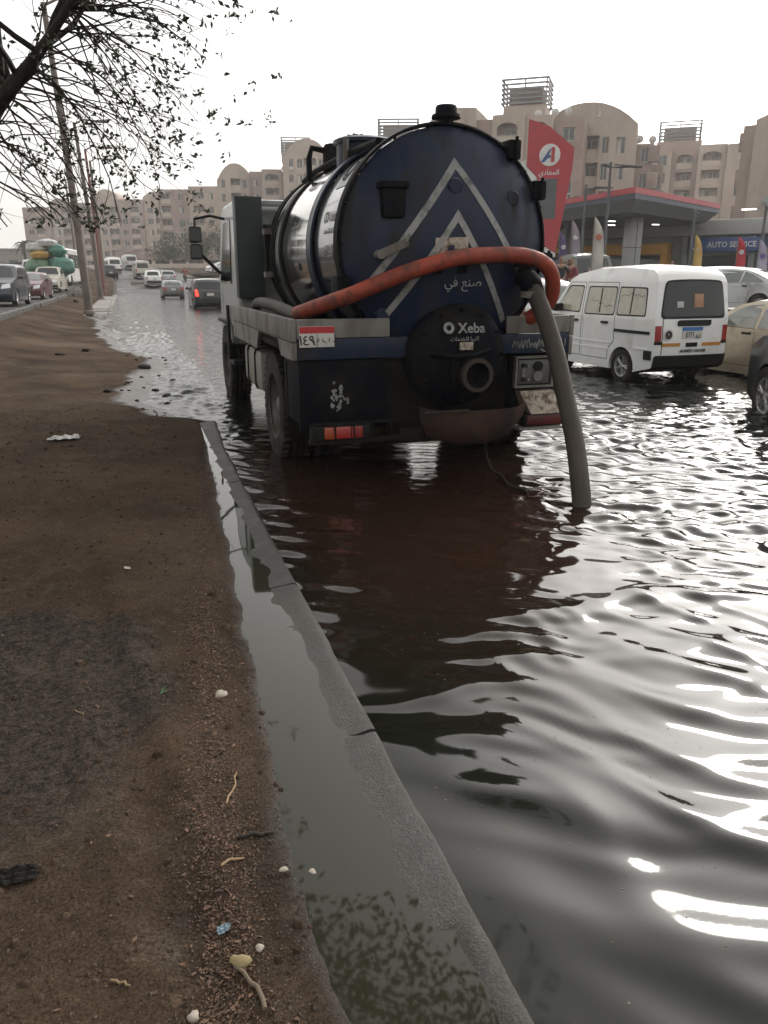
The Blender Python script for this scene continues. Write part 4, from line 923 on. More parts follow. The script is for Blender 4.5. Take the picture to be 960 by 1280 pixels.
# rubber surrounds of the windows, the pillar between two sliding panes, a thin dark zigzag drawn across the panes
for sd in (-1, 1):
    for i, q in enumerate(KINDS['minivan']['side']):
        big = shrink(q, -.022); link('window_rubber', skin_side('window_rubber', sk, big, sd, BLACK, -.012, .0043), van)
    for yc in (-.99, -.17): link('window_bar', skin_side('window_bar', sk, [(yc - .012, 1.09), (yc + .012, 1.09), (yc + .012, 1.50), (yc - .012, 1.50)], sd, BLACK, -.01, .009), van)
    for y0 in (-1.30, -.50):
        g = random.Random(int(y0 * 10)); zz = [1.20, 1.22, 1.18, 1.25, 1.23, 1.29, 1.27, 1.31] if y0 > -1 else [1.40, 1.37, 1.41, 1.39, 1.43, 1.38, 1.40, 1.37]
        b = MB()
        for k in range(7):
            ya, yb = y0 + k * .085, y0 + (k + 1) * .085
            b.add([sk(sd, ya, zz[k] - .004, .0065), sk(sd, yb, zz[k + 1] - .004, .0065), sk(sd, yb, zz[k + 1] + .004, .0065), sk(sd, ya, zz[k] + .004, .0065)], [(0, 1, 2, 3)])
        b.build('pane_zigzag', INK, van, 0)
    link('side_moulding', skin_side('side_moulding', sk, [(-1.52, .80), (-.62, .80), (-.62, .845), (-1.52, .845)], sd, BLACK, -.01, .014), van)
    link('sill_ridge', skin_side('sill_ridge', sk, [(-1.5, .56), (-1.16, .56), (-1.16, .585), (-1.5, .585)], sd, P_WHITE, -.01, .012), van)
    for zr_ in (.50, .60): link('sill_ridge', skin_side('sill_ridge', sk, [(-.52, zr_), (.64, zr_), (.64, zr_ + .022), (-.52, zr_ + .022)], sd, P_WHITE, -.01, .010), van)
    link('tail_housing', skin_end('tail_housing', sk, [(sd * u, z) for u, z in [(.82, .655), (.995, .655), (.995, .70), (.82, .70)]], False, BLACK, -.02, .008), van)
    link('bumper_corner', skin_side('bumper_corner', sk, [(-1.60, .42), (-1.42, .42), (-1.42, .56), (-1.60, .56)], sd, BLACK, -.02, .016), van)
def on_tail(u, z, off): 
    q = Vector(sk(u, sk.edge(z, False), z)); q.y -= off; return q
link('rear_window_rubber', skin_end('rear_window_rubber', sk, shrink(KINDS['minivan']['rear_glass'], -.03), False, BLACK, -.012, .003), van)
link('garnish', skin_end('garnish', sk, rounded([(-.44, .925), (.44, .925), (.44, 1.0), (-.44, 1.0)], .02), False, BLACK, -.01, .03), van)
vp = link('number_plate', skin_end('number_plate', sk, [(-.30, .745), (.24, .745), (.24, .905), (-.30, .905)], False, PLATEW, -.01, .010), van)
link('plate_band', skin_end('plate_band', sk, [(-.30, .85), (.24, .85), (.24, .905), (-.30, .905)], False, PLATEB, -.005, .013), vp)
lettering('\u0664\u0661\u0666\u0666 \u0631\u0646', .105, vp, INK, on_tail(-.02, .80, .021)[:], (R(90), 0, 0), sx=.85, bold=.001)
for a, b_ in ((-.80, -.34), (.26, .82)): link('tail_stripe', skin_end('tail_stripe', sk, [(a, .625), (b_, .625), (b_, .675), (a, .675)], False, mat('tail_stripe_orange', (.50, .22, .05), .5), -.005, .004), van)
link('tailgate_handle', skin_end('tailgate_handle', sk, [(-.18, .615), (.12, .615), (.12, .672), (-.18, .672)], False, BLACK, -.005, .016), van)
link('tailgate_seam', skin_end('tailgate_seam', sk, [(-.815, .50), (-.80, .50), (-.80, 1.04), (-.815, 1.04)], False, BLACK, -.005, .003), van)
lettering('AHMED NAVER', .062, van, INK, on_tail(.02, .555, .012)[:], (R(90), 0, 0), bold=.002, sx=1.15)
bd = MB().lathe([(.001, -.004), (.085, -.004), (.085, .0)], 28, on_tail(-.66, .80, .005)[:], 'y').build('badge', PLATEW, van)
MB().lathe([(.001, -.007), (.062, -.007), (.062, .0)], 24, on_tail(-.66, .80, .005)[:], 'y').build('badge_disc', INK, bd); lettering('F', .06, bd, PLATEW, on_tail(-.66, .80, .0135)[:])
MB().cbox(-.03, .14, -.004, 0, 0, .20, .001).build('paper_card', mat('brown_card', (.36, .20, .12), .7), van, loc=on_tail(.02, 1.20, .008)[:], rot=(R(8) * -1, 0, 0))
MB().cbox(-.12, .0, -.004, 0, 0, .09, .001).build('paper_card', mat('white_card', (.45, .47, .45), .7), van, loc=on_tail(-.32, 1.20, .008)[:], rot=(R(8) * -1, 0, 0))

# other traffic on the flooded side
car('sedan', 'beige sedan beside the white minivan, cut by the right edge', 'car', 'sedan', P_BEIGE, (10.5, 10.25, -.14), R(1), glass=GLASSG)
car('dark_car', 'black car whose nose enters at the right edge behind the minivan', 'car', 'suv', P_BLACK, (7.72, 5.98, -.14), R(-20))
car('sedan', 'white sedan with grey sides beyond the beige sedan', 'car', 'sedan', P_WHITE2, (18.9, 21.6, .48), R(30), glass=GLASSG)
car('hatchback', 'white hatchback behind the white sedan, farther from the flood', 'car', 'hatch', P_WHITE, (23.4, 28.0, .56), R(32), glass=GLASSG)
car('estate_car', 'white car half hidden between the tanker and the minivan', 'car', 'suv', P_WHITE2, (9.35, 18.4, -.10), R(0), glass=GLASSG)
car('hatchback', 'silver car with pale roof seen just above the white minivan', 'car', 'hatch', P_SILVER, (14.2, 26.5, .10), R(0), glass=GLASSG)
car('parked_van', 'dark green van parked under the station canopy', 'van', 'microbus', P_DGREEN, (19.9, 31.8, .56), R(160))
car('hatchback', 'faded red car at the pumps behind the minivan roof', 'car', 'hatch', P_PINK, (20.4, 29.6, .56), R(250))
car('dark_suv', 'black car with a lit red brake light just ahead of the tanker cab', 'car', 'suv', P_BLACK, (4.35, 45.5, -.15), R(0), lit=True)
car('sedan', 'grey sedan driving away through the flood ahead', 'car', 'sedan', P_GREY, (3.65, 66.5, -.06), R(0))
def zr(y): return float(z_far(np.array(5.), np.array(y)))
car('old_sedan', 'white old saloon climbing out of the flood', 'car', 'pickup', P_WHITE, (2.95, 87.5, zr(87.5)), R(2)).__class__
car('hatchback', 'small silver car beside the white saloon on the climb', 'car', 'hatch', P_SILVER, (4.6, 91.5, zr(91.5)), R(2))
car('microbus', 'pale microbus farthest right of the two on the climb', 'van', 'microbus', P_CREAM, (2.15, 102, zr(102)), R(4))
car('microbus', 'white microbus near the top of the climb beside the lamp posts', 'van', 'microbus', P_WHITE, (-1.2, 113, zr(113)), R(9))
car('microbus', 'small white van behind the pale microbus', 'van', 'microbus', P_WHITE2, (1.0, 124, zr(124)), R(9))
car('pickup', 'dark pickup near the lamp posts on the far bend', 'pickup', 'pickup', P_NAVY, (-1.6, 100, zr(100)), R(8))
car('sedan', 'white sedan behind the far railing near the tanker cab', 'car', 'sedan', P_WHITE, (12.2, 104, 2.1), R(100))

# traffic coming towards us on the other carriageway
def zl(y): return float(z_left(np.array(0.), np.array(float(y))))
G = 'queue on the other carriageway'
car('dark_suv', 'dark blue car leading the oncoming queue at the left edge', 'car', 'suv', P_NAVY, (-4.95, 37.0, zl(38)), R(180 - 4), G)
car('sedan', 'maroon sedan second in the oncoming queue', 'car', 'sedan', P_MAROON, (-4.85, 48.0, zl(47)), R(180 - 4), G, glass=GLASSG)
car('pickup', 'pickup under a heap of green sacks in the oncoming queue', 'pickup', 'pickup', P_CREAM, (-4.75, 59.5, zl(60)), R(180 - 4), G)
far = [(-8.8, 62, 'sedan', P_WHITE, 'white sedan in the second oncoming lane beside the maroon car'), (-8.2, 75, 'hatch', P_SILVER, 'silver hatchback in the second oncoming lane behind the white sedan'),
       (-12.4, 70, 'microbus', P_WHITE, 'white van high at the left edge of the oncoming traffic'), (-8.5, 88, 'microbus', P_WHITE2, 'grey white van deep in the oncoming queue'),
       (-12.2, 86, 'sedan', P_MAROON, 'dark red car deep in the oncoming queue'), (-12.0, 100, 'sedan', P_WHITE, 'white car farthest back in the oncoming queue'), (-4.5, 90, 'sedan', P_GREY, 'grey car behind the white bus'), (-8.6, 101, 'hatch', P_NAVY, 'small blue car beside the sacks on the pickup')]
for x, y, k, p_, l in far:
    car({'sedan': 'sedan', 'hatch': 'hatchback', 'microbus': 'microbus'}[k], l, 'van' if k == 'microbus' else 'car', k, p_, (x, y, zl(y)), R(180 - 4 + rnd.uniform(-3, 3)), G, seams=False)
# sacks heaped on the pickup
SACKG = mat('green_plastic_sack', (.075, .15, .085), .5, var=.3, scale=6, bump=.3, bscale=12); SACKW = mat('white_plastic_sack', (.42, .42, .42), .5, var=.25, scale=6, bump=.3, bscale=12)
SACKY = mat('ochre_sack', (.40, .24, .06), .6, var=.2); SACKT = mat('teal_plastic_sack', (.06, .17, .13), .45, var=.3, scale=5)
def sack(name, label, m, c, r, seed):
    g = random.Random(seed); bm = bmesh.new(); bmesh.ops.create_icosphere(bm, subdivisions=3, radius=1)
    for v in bm.verts:
        q = v.co.copy(); k = 1 + .10 * math.sin(q.x * 5 + seed) * math.cos(q.y * 4) + .07 * math.sin(q.z * 7 + seed * 2) + g.uniform(-.02, .02)
        v.co = Vector((q.x * r[0] * k, q.y * r[1] * k, (math.copysign(abs(q.z) ** .85, q.z)) * r[2] * k))
    for v in bm.verts:
        if v.co.z > r[2] * .8: v.co.x *= .6; v.co.y *= .6
    me = bpy.data.meshes.new(name); bm.to_mesh(me); bm.free(); me.materials.append(m); fin(me, 180)
    return tag(link(name, me, None, c, (0, 0, seed)), label, 'sack', 'sacks on the pickup')
pb = zl(60)
sack('sack', 'big pale green sack low on the left of the pickup load', SACKG, (-5.47, 61.0, pb + 1.65), (.82, .9, .66), 1)
sack('sack', 'big teal green sack low on the right of the pickup load', SACKT, (-4.07, 61.0, pb + 1.7), (.78, .9, .72), 2)
sack('sack', 'ochre bundle in the middle of the pickup load', SACKY, (-5.32, 60.9, pb + 2.45), (.62, .7, .30), 3)
sack('sack', 'dark green sack at the upper right of the pickup load', SACKT, (-4.22, 61.2, pb + 2.75), (.62, .7, .42), 4)
sack('sack', 'white sack at the upper left of the pickup load', SACKW, (-5.52, 61.2, pb + 2.95), (.58, .7, .36), 5)
sack('sack', 'white sack on the very top of the pickup load', SACKW, (-4.82, 61.2, pb + 3.25), (.66, .7, .30), 6)
sack('sack', 'grey white sack behind the pickup cab at the back of the load', SACKW, (-4.82, 61.9, pb + 1.9), (.9, .7, .7), 7)
# bus
B = thing('bus', 'white bus behind the pickup of green sacks', 'bus', (-4.95, 76.0, zl(70)), R(180 - 6))
bp_ = [(-4.4, .35), (-4.45, 2.9), (-4.3, 3.05), (3.9, 3.05), (4.15, 2.92), (4.42, 1.2), (4.45, .35), (3.5, .35), (3.4, .75), (3.0, .95), (2.6, .75), (2.5, .35), (-2.2, .35), (-2.3, .75), (-2.7, .95), (-3.1, .75), (-3.2, .35)]
bb = MB().prism(bp_, lambda a, b, d: (d, a, b), -1.15, 1.15).build('body', P_WHITE, B); bv = bb.modifiers.new('Bevel', 'BEVEL'); bv.width = .10; bv.segments = 3; bv.limit_method = 'ANGLE'
MB().add([(-1.0, 4.20, 2.72), (1.0, 4.20, 2.72), (1.04, 4.425, 1.30), (-1.04, 4.425, 1.30), (-1.0, 4.15, 2.72), (1.0, 4.15, 2.72), (1.04, 4.37, 1.30), (-1.04, 4.37, 1.30)], [(0, 1, 2, 3), (4, 7, 6, 5), (0, 4, 5, 1), (2, 6, 7, 3), (1, 5, 6, 2), (0, 3, 7, 4)]).build('windscreen', GLASSD, B)
for sd in (-1, 1):
    for k in range(6): MB().cbox(sd * 1.155 - .01, sd * 1.155 + .01, -4.1 + k * 1.3, -2.95 + k * 1.3, 1.5, 2.6, .006).build('window', GLASSD, B)
    MB().cbox(sd * .85 - .18, sd * .85 + .18, 4.43, 4.47, .65, .85, .012).build('headlight', CLEARL, B)
    MB().cbox(sd * 1.35 - .1, sd * 1.35 + .1, 4.2, 4.32, 1.9, 2.4, .03).tube([(sd * 1.1, 4.2, 2.75), (sd * 1.35, 4.28, 2.4)], .03, 6).build('mirror', BLACK, B)
    for yy in (-2.7, 3.0): put_wheel(B, TW, (sd * 1.0, yy, .48), sd > 0)
MB().cbox(-1.1, 1.1, 4.42, 4.50, .36, .60, .02).build('front_bumper', BLACK, B); MB().box(-.6, .6, 4.435, 4.462, .66, .9).build('grille', BLACK, B)

# ---------------------------------------------------------------- buildings
PLAST = mat('pinkish_brown_plaster', (.375, .305, .255), .9, var=.10, scale=.35, dirt=(.28, .23, .195), dirt_amt=.4, dirt_scale=.25, stretch=(1, 1, .4))
PLAST2 = mat('dull_red_plaster', (.30, .225, .195), .9, var=.10, scale=.35, dirt=(.24, .17, .15), dirt_amt=.4, dirt_scale=.3)
PLAST3 = mat('pale_plaster', (.43, .36, .30), .9, var=.10, scale=.4, dirt=(.32, .26, .22), dirt_amt=.4, dirt_scale=.3)
WGLASS = mat('window_glass', (.035, .04, .042), .08, var=.3, scale=.8, spec=.6)
WFRAME = mat('window_frame', (.42, .41, .38), .6); WCURT = mat('drawn_curtain', (.42, .40, .36), .8, var=.2, scale=3); SHUT = mat('brown_shutter', (.12, .085, .065), .7, var=.15)
LATT = mat('grey_lattice', (.16, .18, .185), .6, var=.1); ACU = mat('air_conditioner', (.48, .47, .44), .6)
_WM = {}
def window_mesh(wd, ht):
    k = (round(wd, 2), round(ht, 2))
    if k not in _WM:
        f = MB(); e = .07
        f.box(-wd / 2, -wd / 2 + e, -.05, .03, 0, ht).box(wd / 2 - e, wd / 2, -.05, .03, 0, ht).box(-wd / 2 + e, wd / 2 - e, -.05, .03, 0, e).box(-wd / 2 + e, wd / 2 - e, -.05, .03, ht - e, ht).box(-.035, .035, -.05, .03, e, ht - e)
        _WM[k] = (f.mesh('window', WFRAME, 0), MB().box(-wd / 2 + e, wd / 2 - e, .0, .02, e, ht - e).mesh('pane', WGLASS, 0),
                  MB().box(-wd / 2 + e, -.035, -.03, -.012, e, ht - e).mesh('curtain', WCURT, 0), MB().box(.035, wd / 2 - e, -.03, -.012, e, ht - e).mesh('shutter', SHUT, 0))
    return _WM[k]
_BM = {}
def balcony_mesh(wd):
    k = round(wd, 2)
    if k not in _BM: _BM[k] = MB().box(-wd / 2 + .01, wd / 2 - .01, -.06, .10, 0, .95).box(-wd / 2 + .01, wd / 2 - .01, -.12, .14, .95, 1.03).mesh('balcony_wall', PLAST3, 0)
    return _BM[k]
bg_ = random.Random(3)
def bay(B, x0, x1, y0, depth, H, cols, floors, fh, z0=1.0, bulge=0.0, top=None, m=None, arched_top=False, skip=()):
    """one bay of a front, facing -y: wall with real openings; cols = (centre, width, kind)"""
    m = m or PLAST; top = top or (lambda u: 0.0)
    W = x1 - x0
    def yb(x): u = (x - x0) / W * 2 - 1; return y0 - bulge * (1 - u * u)
    ops = []
    for f in range(floors):
        for ci, (c, wd, kind) in enumerate(cols):
            if (f, ci) in skip: continue
            if kind == 'balcony': a, b = z0 + f * fh + .25, z0 + f * fh + fh - .35
            elif kind == 'slot': a, b = z0 + f * fh + .7, z0 + f * fh + fh - .55
            else: a, b = z0 + f * fh + .95, z0 + f * fh + fh - .55
            ops.append((x0 + c - wd / 2, x0 + c + wd / 2, a, b, kind, f))
    xs_ = sorted({round(q, 3) for o in ops for q in o[:2]} | {round(x0 + W * k / 10, 3) for k in range(11)}); zs_ = sorted({round(q, 3) for o in ops for q in o[2:4]} | {0.0, H})
    def hole(xa, xb, za, zb): 
        xm, zm = (xa + xb) / 2, (za + zb) / 2
        return any(o[0] < xm < o[1] and o[2] < zm < o[3] for o in ops)
    b = MB(); nx, nz_ = len(xs_), len(zs_)
    def P(i, j, back=0.0):
        x, z = xs_[i], zs_[j]
        if j == nz_ - 1: z = H + top((x - x0) / W * 2 - 1)
        return (x, yb(x) + back, z)
    for i in range(nx - 1):
        for j in range(nz_ - 1):
            if not hole(xs_[i], xs_[i + 1], zs_[j], zs_[j + 1]): b.add([P(i, j), P(i + 1, j), P(i + 1, j + 1), P(i, j + 1)], [(0, 1, 2, 3)])
    for i in range(nx - 1):                                                    # roof slab behind the parapet line, back wall
        p, q = P(i, nz_ - 1), P(i + 1, nz_ - 1)
        b.add([p, q, (q[0], y0 + depth, q[2]), (p[0], y0 + depth, p[2])], [(0, 1, 2, 3)])
        b.add([(p[0], y0 + depth, 0), (q[0], y0 + depth, 0), (q[0], y0 + depth, q[2]), (p[0], y0 + depth, p[2])], [(0, 1, 2, 3)])
    for i in (0, nx - 1):
        p = P(i, nz_ - 1); b.add([(p[0], yb(xs_[i]), 0), (p[0], y0 + depth, 0), (p[0], y0 + depth, p[2]), p], [(0, 1, 2, 3)])
    for (xa, xb, za, zb, kind, f) in ops:
        dp = 1.5 if kind == 'balcony' else .28
        arc = kind == 'balcony' and f == floors - 1 and arched_top
        y_ = max(yb(xa), yb(xb)); ya, yb2 = yb(xa), yb(xb)
        b.add([(xa, ya, za), (xb, yb2, za), (xb, y_ + dp, za), (xa, y_ + dp, za), (xa, ya, zb), (xb, yb2, zb), (xb, y_ + dp, zb), (xa, y_ + dp, zb)],
              [(0, 1, 2, 3), (4, 7, 6, 5), (0, 3, 7, 4), (1, 5, 6, 2), (3, 2, 6, 7)])
        if arc:                                                                # spandrels round the arched head
            n = 8
            for sd in (-1, 1):
                xc = (xa + xb) / 2; hw = (xb - xa) / 2; V = [(xc + sd * hw, yb(xc) - .0, zb)]
                for k in range(n + 1):
                    a = math.pi / 2 * k / n; V.append((xc + sd * hw * math.cos(a), yb(xc) + .0, zb - .75 + .75 * math.sin(a)))
                V2 = [(q[0], q[1] + .25, q[2]) for q in V]; N = len(V)
                b.add(V + V2, [tuple(range(N)), tuple(range(N, 2 * N))[::-1]] + [(k, k + 1, N + k + 1, N + k) for k in range(1, N - 1)])
        xm = (xa + xb) / 2; wd = xb - xa
        if kind == 'balcony':
            link('balcony_wall', balcony_mesh(wd), B, (xm, y_ + .10, za))
            w2 = min(1.5, wd * .6); wm_ = window_mesh(w2, zb - za - .35); off = bg_.choice((-1, 1)) * (wd - w2) * .3
        else: w2 = wd - .04; wm_ = window_mesh(w2, zb - za - .04); off = 0
        wv = link('window', wm_[0], B, (xm + off, y_ + dp - .08, za + .02)); link('pane', wm_[1], wv)
        r_ = bg_.random()
        if r_ < .40: link('curtain', wm_[2], wv)
        elif r_ < .6: link('shutter', wm_[3], wv)
        if kind == 'win' and bg_.random() < .3:
            MB().cbox(xm - .4, xm + .4, yb(xm) - .34, yb(xm) - .02, za - .62, za - .08, .03).build('air_conditioner', ACU, B)
    w_ = b.build('wall', m, B, 30)
    return w_
def lattice(B, x0, x1, y0, y1, z0, z1, n=6):
    b = MB().box(x0 + .9, x1 - .9, y0 + .9, y1 - .9, z0 - 2.2, z0 + (z1 - z0) * .72).build('stair_tower', PLAST2, B)
    for i in range(n):
        z = z0 + (z1 - z0) * i / (n - 1)
        q = MB().box(x0, x1, y0, y0 + .18, z - .11, z + .11).box(x0, x1, y1 - .18, y1, z - .11, z + .11).box(x0, x0 + .18, y0 + .18, y1 - .18, z - .11, z + .11).box(x1 - .18, x1, y0 + .18, y1 - .18, z - .11, z + .11)
        q.build('lattice_frame', LATT, B, 0)
    for x, y in ((x0 + .3, y0 + .3), (x1 - .3, y0 + .3), (x1 - .3, y1 - .3), (x0 + .3, y1 - .3), ((x0 + x1) / 2, y0 + .3)): MB().box(x - .08, x + .08, y - .08, y + .08, z0 - .3, z1).build('lattice_post', LATT, B, 0)
def bld(name, label, loc, deg): return thing(name, label, 'building', loc, R(deg), 'apartment blocks behind the station')
arc = lambda h: (lambda u: h * (1 - u * u))
NB = 'apartment_block'
# A: behind the tank; local x runs left to right along the front
A = bld(NB, 'brown apartment block with arched gable and balconies behind the tank', (45.2, 97.1, 0), -36)
bay(A, -9.0, -1.5, 0, 12, 18.6, [(2.2, 1.3, 'slot'), (5.3, 1.5, 'win')], 6, 3.05, .6, .9, lambda u: 3.3 * (1 - max(0, .25 - u) ** 2 / 1.5625) - .0)
bay(A, -1.48, .6, .7, 11, 20.6, [(1.05, 1.3, 'win')], 6, 3.05, 1.2, 0, None, PLAST2)
bay(A, .62, 4.7, 0, 12, 20.9, [(1.9, 2.6, 'balcony')], 6, 3.05, 2.0, .3, None, None, True)
bay(A, 4.72, 8.0, .4, 12, 20.7, [(1.6, 2.3, 'balcony')], 6, 3.05, 2.0, 0, None, None, True)
bay(A, 8.02, 11.8, 1.6, 11, 20.4, [(1.9, 1.5, 'win')], 6, 3.05, 1.6, 0, None, PLAST2)
bay(A, -16.5, -9.02, 2.2, 10, 17.6, [(2, 1.5, 'win'), (5.4, 2.2, 'balcony')], 5, 3.05, 1.6)
MB().cbox(1.2, 6.6, 4.0, 9.0, 20.5, 22.6, .05).build('roof_tower', PLAST, A); lattice(A, 0.9, 6.9, 3.8, 9.2, 22.9, 25.6)
# B: bulging tower right of the red sign
Bq = bld(NB, 'round fronted apartment tower with arched top behind the red sign', (60.3, 96.6, 0), -36)
bay(Bq, -5.4, 5.4, 0, 12, 20.8, [(2.1, 1.1, 'slot'), (4.7, 3.0, 'balcony'), (7.0, .9, 'slot'), (8.9, 1.1, 'slot')], 5, 3.2, 3.4, 1.7, lambda u: 2.2 * (1 - abs(u + .2) ** 2.2 / 1.3))
bay(Bq, 5.42, 7.6, 2.4, 9, 18.4, [(1.1, 1.0, 'win')], 5, 3.3, 2.0, 0, None, PLAST2)
bay(Bq, 7.62, 9.0, 4.2, 7, 16.0, [(.7, .8, 'win')], 4, 3.3, 2.0, 0, None, PLAST2)
for k in range(4): MB().cbox(7.0, 8.4, 1.7, 3.0, 6.2 + k * 3.3, 8.2 + k * 3.3, .08).build('bay_box', PLAST2, Bq)
MB().prism([(-.28, 21.2), (.28, 21.2), (0, 22.3)], lambda a, b, d: (a + .6, d, b), -1.75, -1.60).build('gable_slot', WCURT, Bq)
# C: farther block with a lattice tower
Cq = bld(NB, 'far apartment block with square roof lattice behind the canopy', (102.4, 126.2, 0), -38)
bay(Cq, -16, -6.0, 1.5, 12, 24.2, [(2.2, 1.6, 'win'), (5.2, 1.6, 'win'), (8.4, 1.6, 'slot')], 7, 3.05, 2.4)
bay(Cq, -5.98, -1.4, 3.0, 11, 24.0, [(2.3, 2.8, 'balcony')], 7, 3.05, 2.4, 0, None, PLAST2, True)
bay(Cq, -1.38, 3.4, 1.2, 12, 24.6, [(2.3, 3.2, 'balcony')], 7, 3.05, 2.4, .3, None, None, True)
bay(Cq, 3.42, 8.6, 0.2, 12, 24.4, [(2.6, 1.8, 'win')], 7, 3.05, 2.4, .6)
bay(Cq, 8.62, 14.0, 1.6, 12, 23.6, [(1.6, 1.2, 'win'), (3.9, 1.2, 'win')], 7, 3.05, 2.4, 0, None, PLAST2)
MB().cbox(-9, -1.0, 5, 13, 23.8, 26.0, .05).build('roof_tower', PLAST2, Cq); lattice(Cq, -8.8, -1.2, 5.2, 12.8, 26.4, 29.4)
# D: near block cut by the right edge
Dq = bld(NB, 'tall brown apartment block at the right edge with a fabric awning', (78.9, 80.1, 0), -62)
bay(Dq, -6.0, -1.0, 0, 14, 20.6, [(3.9, 1.0, 'slot')], 6, 3.05, 2.2, 0, lambda u: .8 * u + .4)
bay(Dq, -.98, 7.0, .6, 14, 22.2, [(2.0, 1.7, 'win'), (5.6, 1.7, 'win')], 6, 3.05, 2.2)
bay(Dq, 7.02, 18.0, 0, 14, 22.2, [(2.0, 1.7, 'win'), (5.6, 2.4, 'balcony'), (9, 1.7, 'win')], 6, 3.05, 2.2)
bay(Dq, -7.8, -6.02, 1.0, 10, 19.8, [], 0, 3.05, 2, 0, None, PLAST2)
for k in range(3): MB().cbox(-8.6, -7.82, 2, 3.6, 8.4 + k * 4.3, 10.6 + k * 4.3, .08).build('bay_box', PLAST2, Dq)
V = [(math.cos(a) * .0, 0, 0) for a in (0,)]; b = MB(); n = 8; VV = []; FF = []
for k in range(n + 1):
    a = math.pi / 2 * k / n; VV += [(-3.6, -1.5 * math.sin(a) - .02, 11.3 + 1.2 * math.cos(a) - 1.2), (-.9, -1.5 * math.sin(a) - .02, 11.3 + 1.2 * math.cos(a) - 1.2)]
for k in range(n): FF.append((2 * k, 2 * k + 1, 2 * k + 3, 2 * k + 2))
aw = b.add(VV, FF).build('awning', mat('grey_awning', (.22, .24, .22), .8, var=.3), Dq); so = aw.modifiers.new('Solid', 'SOLIDIFY'); so.thickness = .03
# E, F, G, H: the row receding along the road
E_ = bld(NB, 'apartment block with roof lattice and arched bay left of the tank hatch', (40.2, 174, 0), -14)
bay(E_, -6, 3.4, 0, 13, 26.4, [(1.8, 1.0, 'win'), (3.6, 1.1, 'slot'), (5.8, 2.6, 'balcony'), (8.2, 1.1, 'slot')], 8, 3.0, 2.0, 1.0, lambda u: 3.0 * (1 - abs(u - .1) ** 2.2))
bay(E_, 3.42, 17, .8, 12, 26.8, [(2, 1.6, 'win'), (6, 2.4, 'balcony'), (10, 2.4, 'balcony')], 8, 3.0, 2.0, 0, None, PLAST2)
MB().cbox(-6.5, -1.5, 6, 12, 25.8, 27.4, .05).build('roof_tower', PLAST, E_); lattice(E_, -6.6, -.2, 5.8, 12, 27.8, 30.6)
I_ = bld(NB, 'apartment block seen between the tank hatch and the tank rim, lattice on top', (44.5, 129, 0), -20)
bay(I_, -5, 6, 0, 12, 21.4, [(2, 1.6, 'win'), (5.6, 2.4, 'balcony'), (9, 1.6, 'win')], 6, 3.05, 2.0)
MB().cbox(-3.6, 3.2, 2, 8, 21, 23.6, .05).build('roof_tower', PLAST, I_); lattice(I_, -3.6, 3.2, 1.8, 8.2, 23.8, 26.2)
F_ = bld(NB, 'apartment block with rounded arched bay above the tanker cab', (28.6, 189, 0), -12)
bay(F_, -6.6, .6, 0, 13, 23.4, [(1.4, .9, 'slot'), (4.2, 2.2, 'balcony'), (6.2, .9, 'slot')], 7, 3.0, 2.2, 1.2, lambda u: 2.6 * (1 - abs(u - .15) ** 2.2))
bay(F_, .62, 3.4, .9, 12, 24.6, [(1.4, 1.2, 'win')], 7, 3.0, 2.4, 0, None, PLAST2)
bay(F_, 3.42, 8.0, .2, 12, 25.0, [(2.3, 3.0, 'balcony')], 7, 3.0, 3.4, .3, None, None, True)
bay(F_, 8.02, 12.4, .6, 12, 24.6, [(2.2, 2.8, 'balcony')], 7, 3.0, 3.2, 0, None, PLAST2, True)
G_ = bld(NB, 'darker apartment block between the tanker cab and the lamp posts', (17.6, 212, 0), -20)
bay(G_, -8, 0, 0, 13, 22.6, [(2, 2.4, 'balcony'), (5.8, 1.4, 'win')], 6, 3.1, 3.6, 0, None, PLAST2)
bay(G_, .02, 7.6, -.8, 13, 23.2, [(2.4, 2.8, 'balcony'), (5.6, 1.2, 'win')], 6, 3.1, 3.6)
DISH = mat('dish_white', (.45, .45, .43), .5)
def roof_kit(B, n, x0, x1, y0, y1, z, seed):
    q = random.Random(seed)
    for k in range(n):
        x, y = q.uniform(x0, x1), q.uniform(y0, y1)
        MB().lathe([(.001, 0), (.25, .04), (.42, .12), (.5, .2)], 14, (x, y, z + .7), 'y').tube([(x, y, z), (x, y, z + .7)], .03, 6).build('satellite_dish', DISH, B)
roof_kit(A, 3, 5, 11, 2.2, 3, 20.6, 1); roof_kit(Bq, 2, 5.6, 7.4, 3, 4, 18.4, 2); roof_kit(Cq, 3, 4, 13, 2, 4, 24.2, 3); roof_kit(Dq, 3, 0, 6, 1, 3, 22.2, 4); roof_kit(F_, 2, 4, 11, 1, 3, 24.8, 5)
H_ = bld(NB, 'long apartment block far behind the lamp posts on the left', (-3.0, 262, 0), -16)
for k, (a, b_, h, bl) in enumerate([(-25, -17, 21.0, 0), (-16.98, -11, 22.6, 1.0), (-10.98, -3, 23.0, 0), (-2.98, 3.4, 25.2, 1.0), (3.42, 11, 24.0, 0), (11.02, 19, 24.6, .6)]):
    bay(H_, a, b_, .6 * (k % 2), 13, h, [(2.0, 1.6, 'win'), (4.9, 2.6, 'balcony')], 6, 3.1, 3.6, bl, arc(1.6) if bl else None, PLAST if k % 2 else PLAST2)
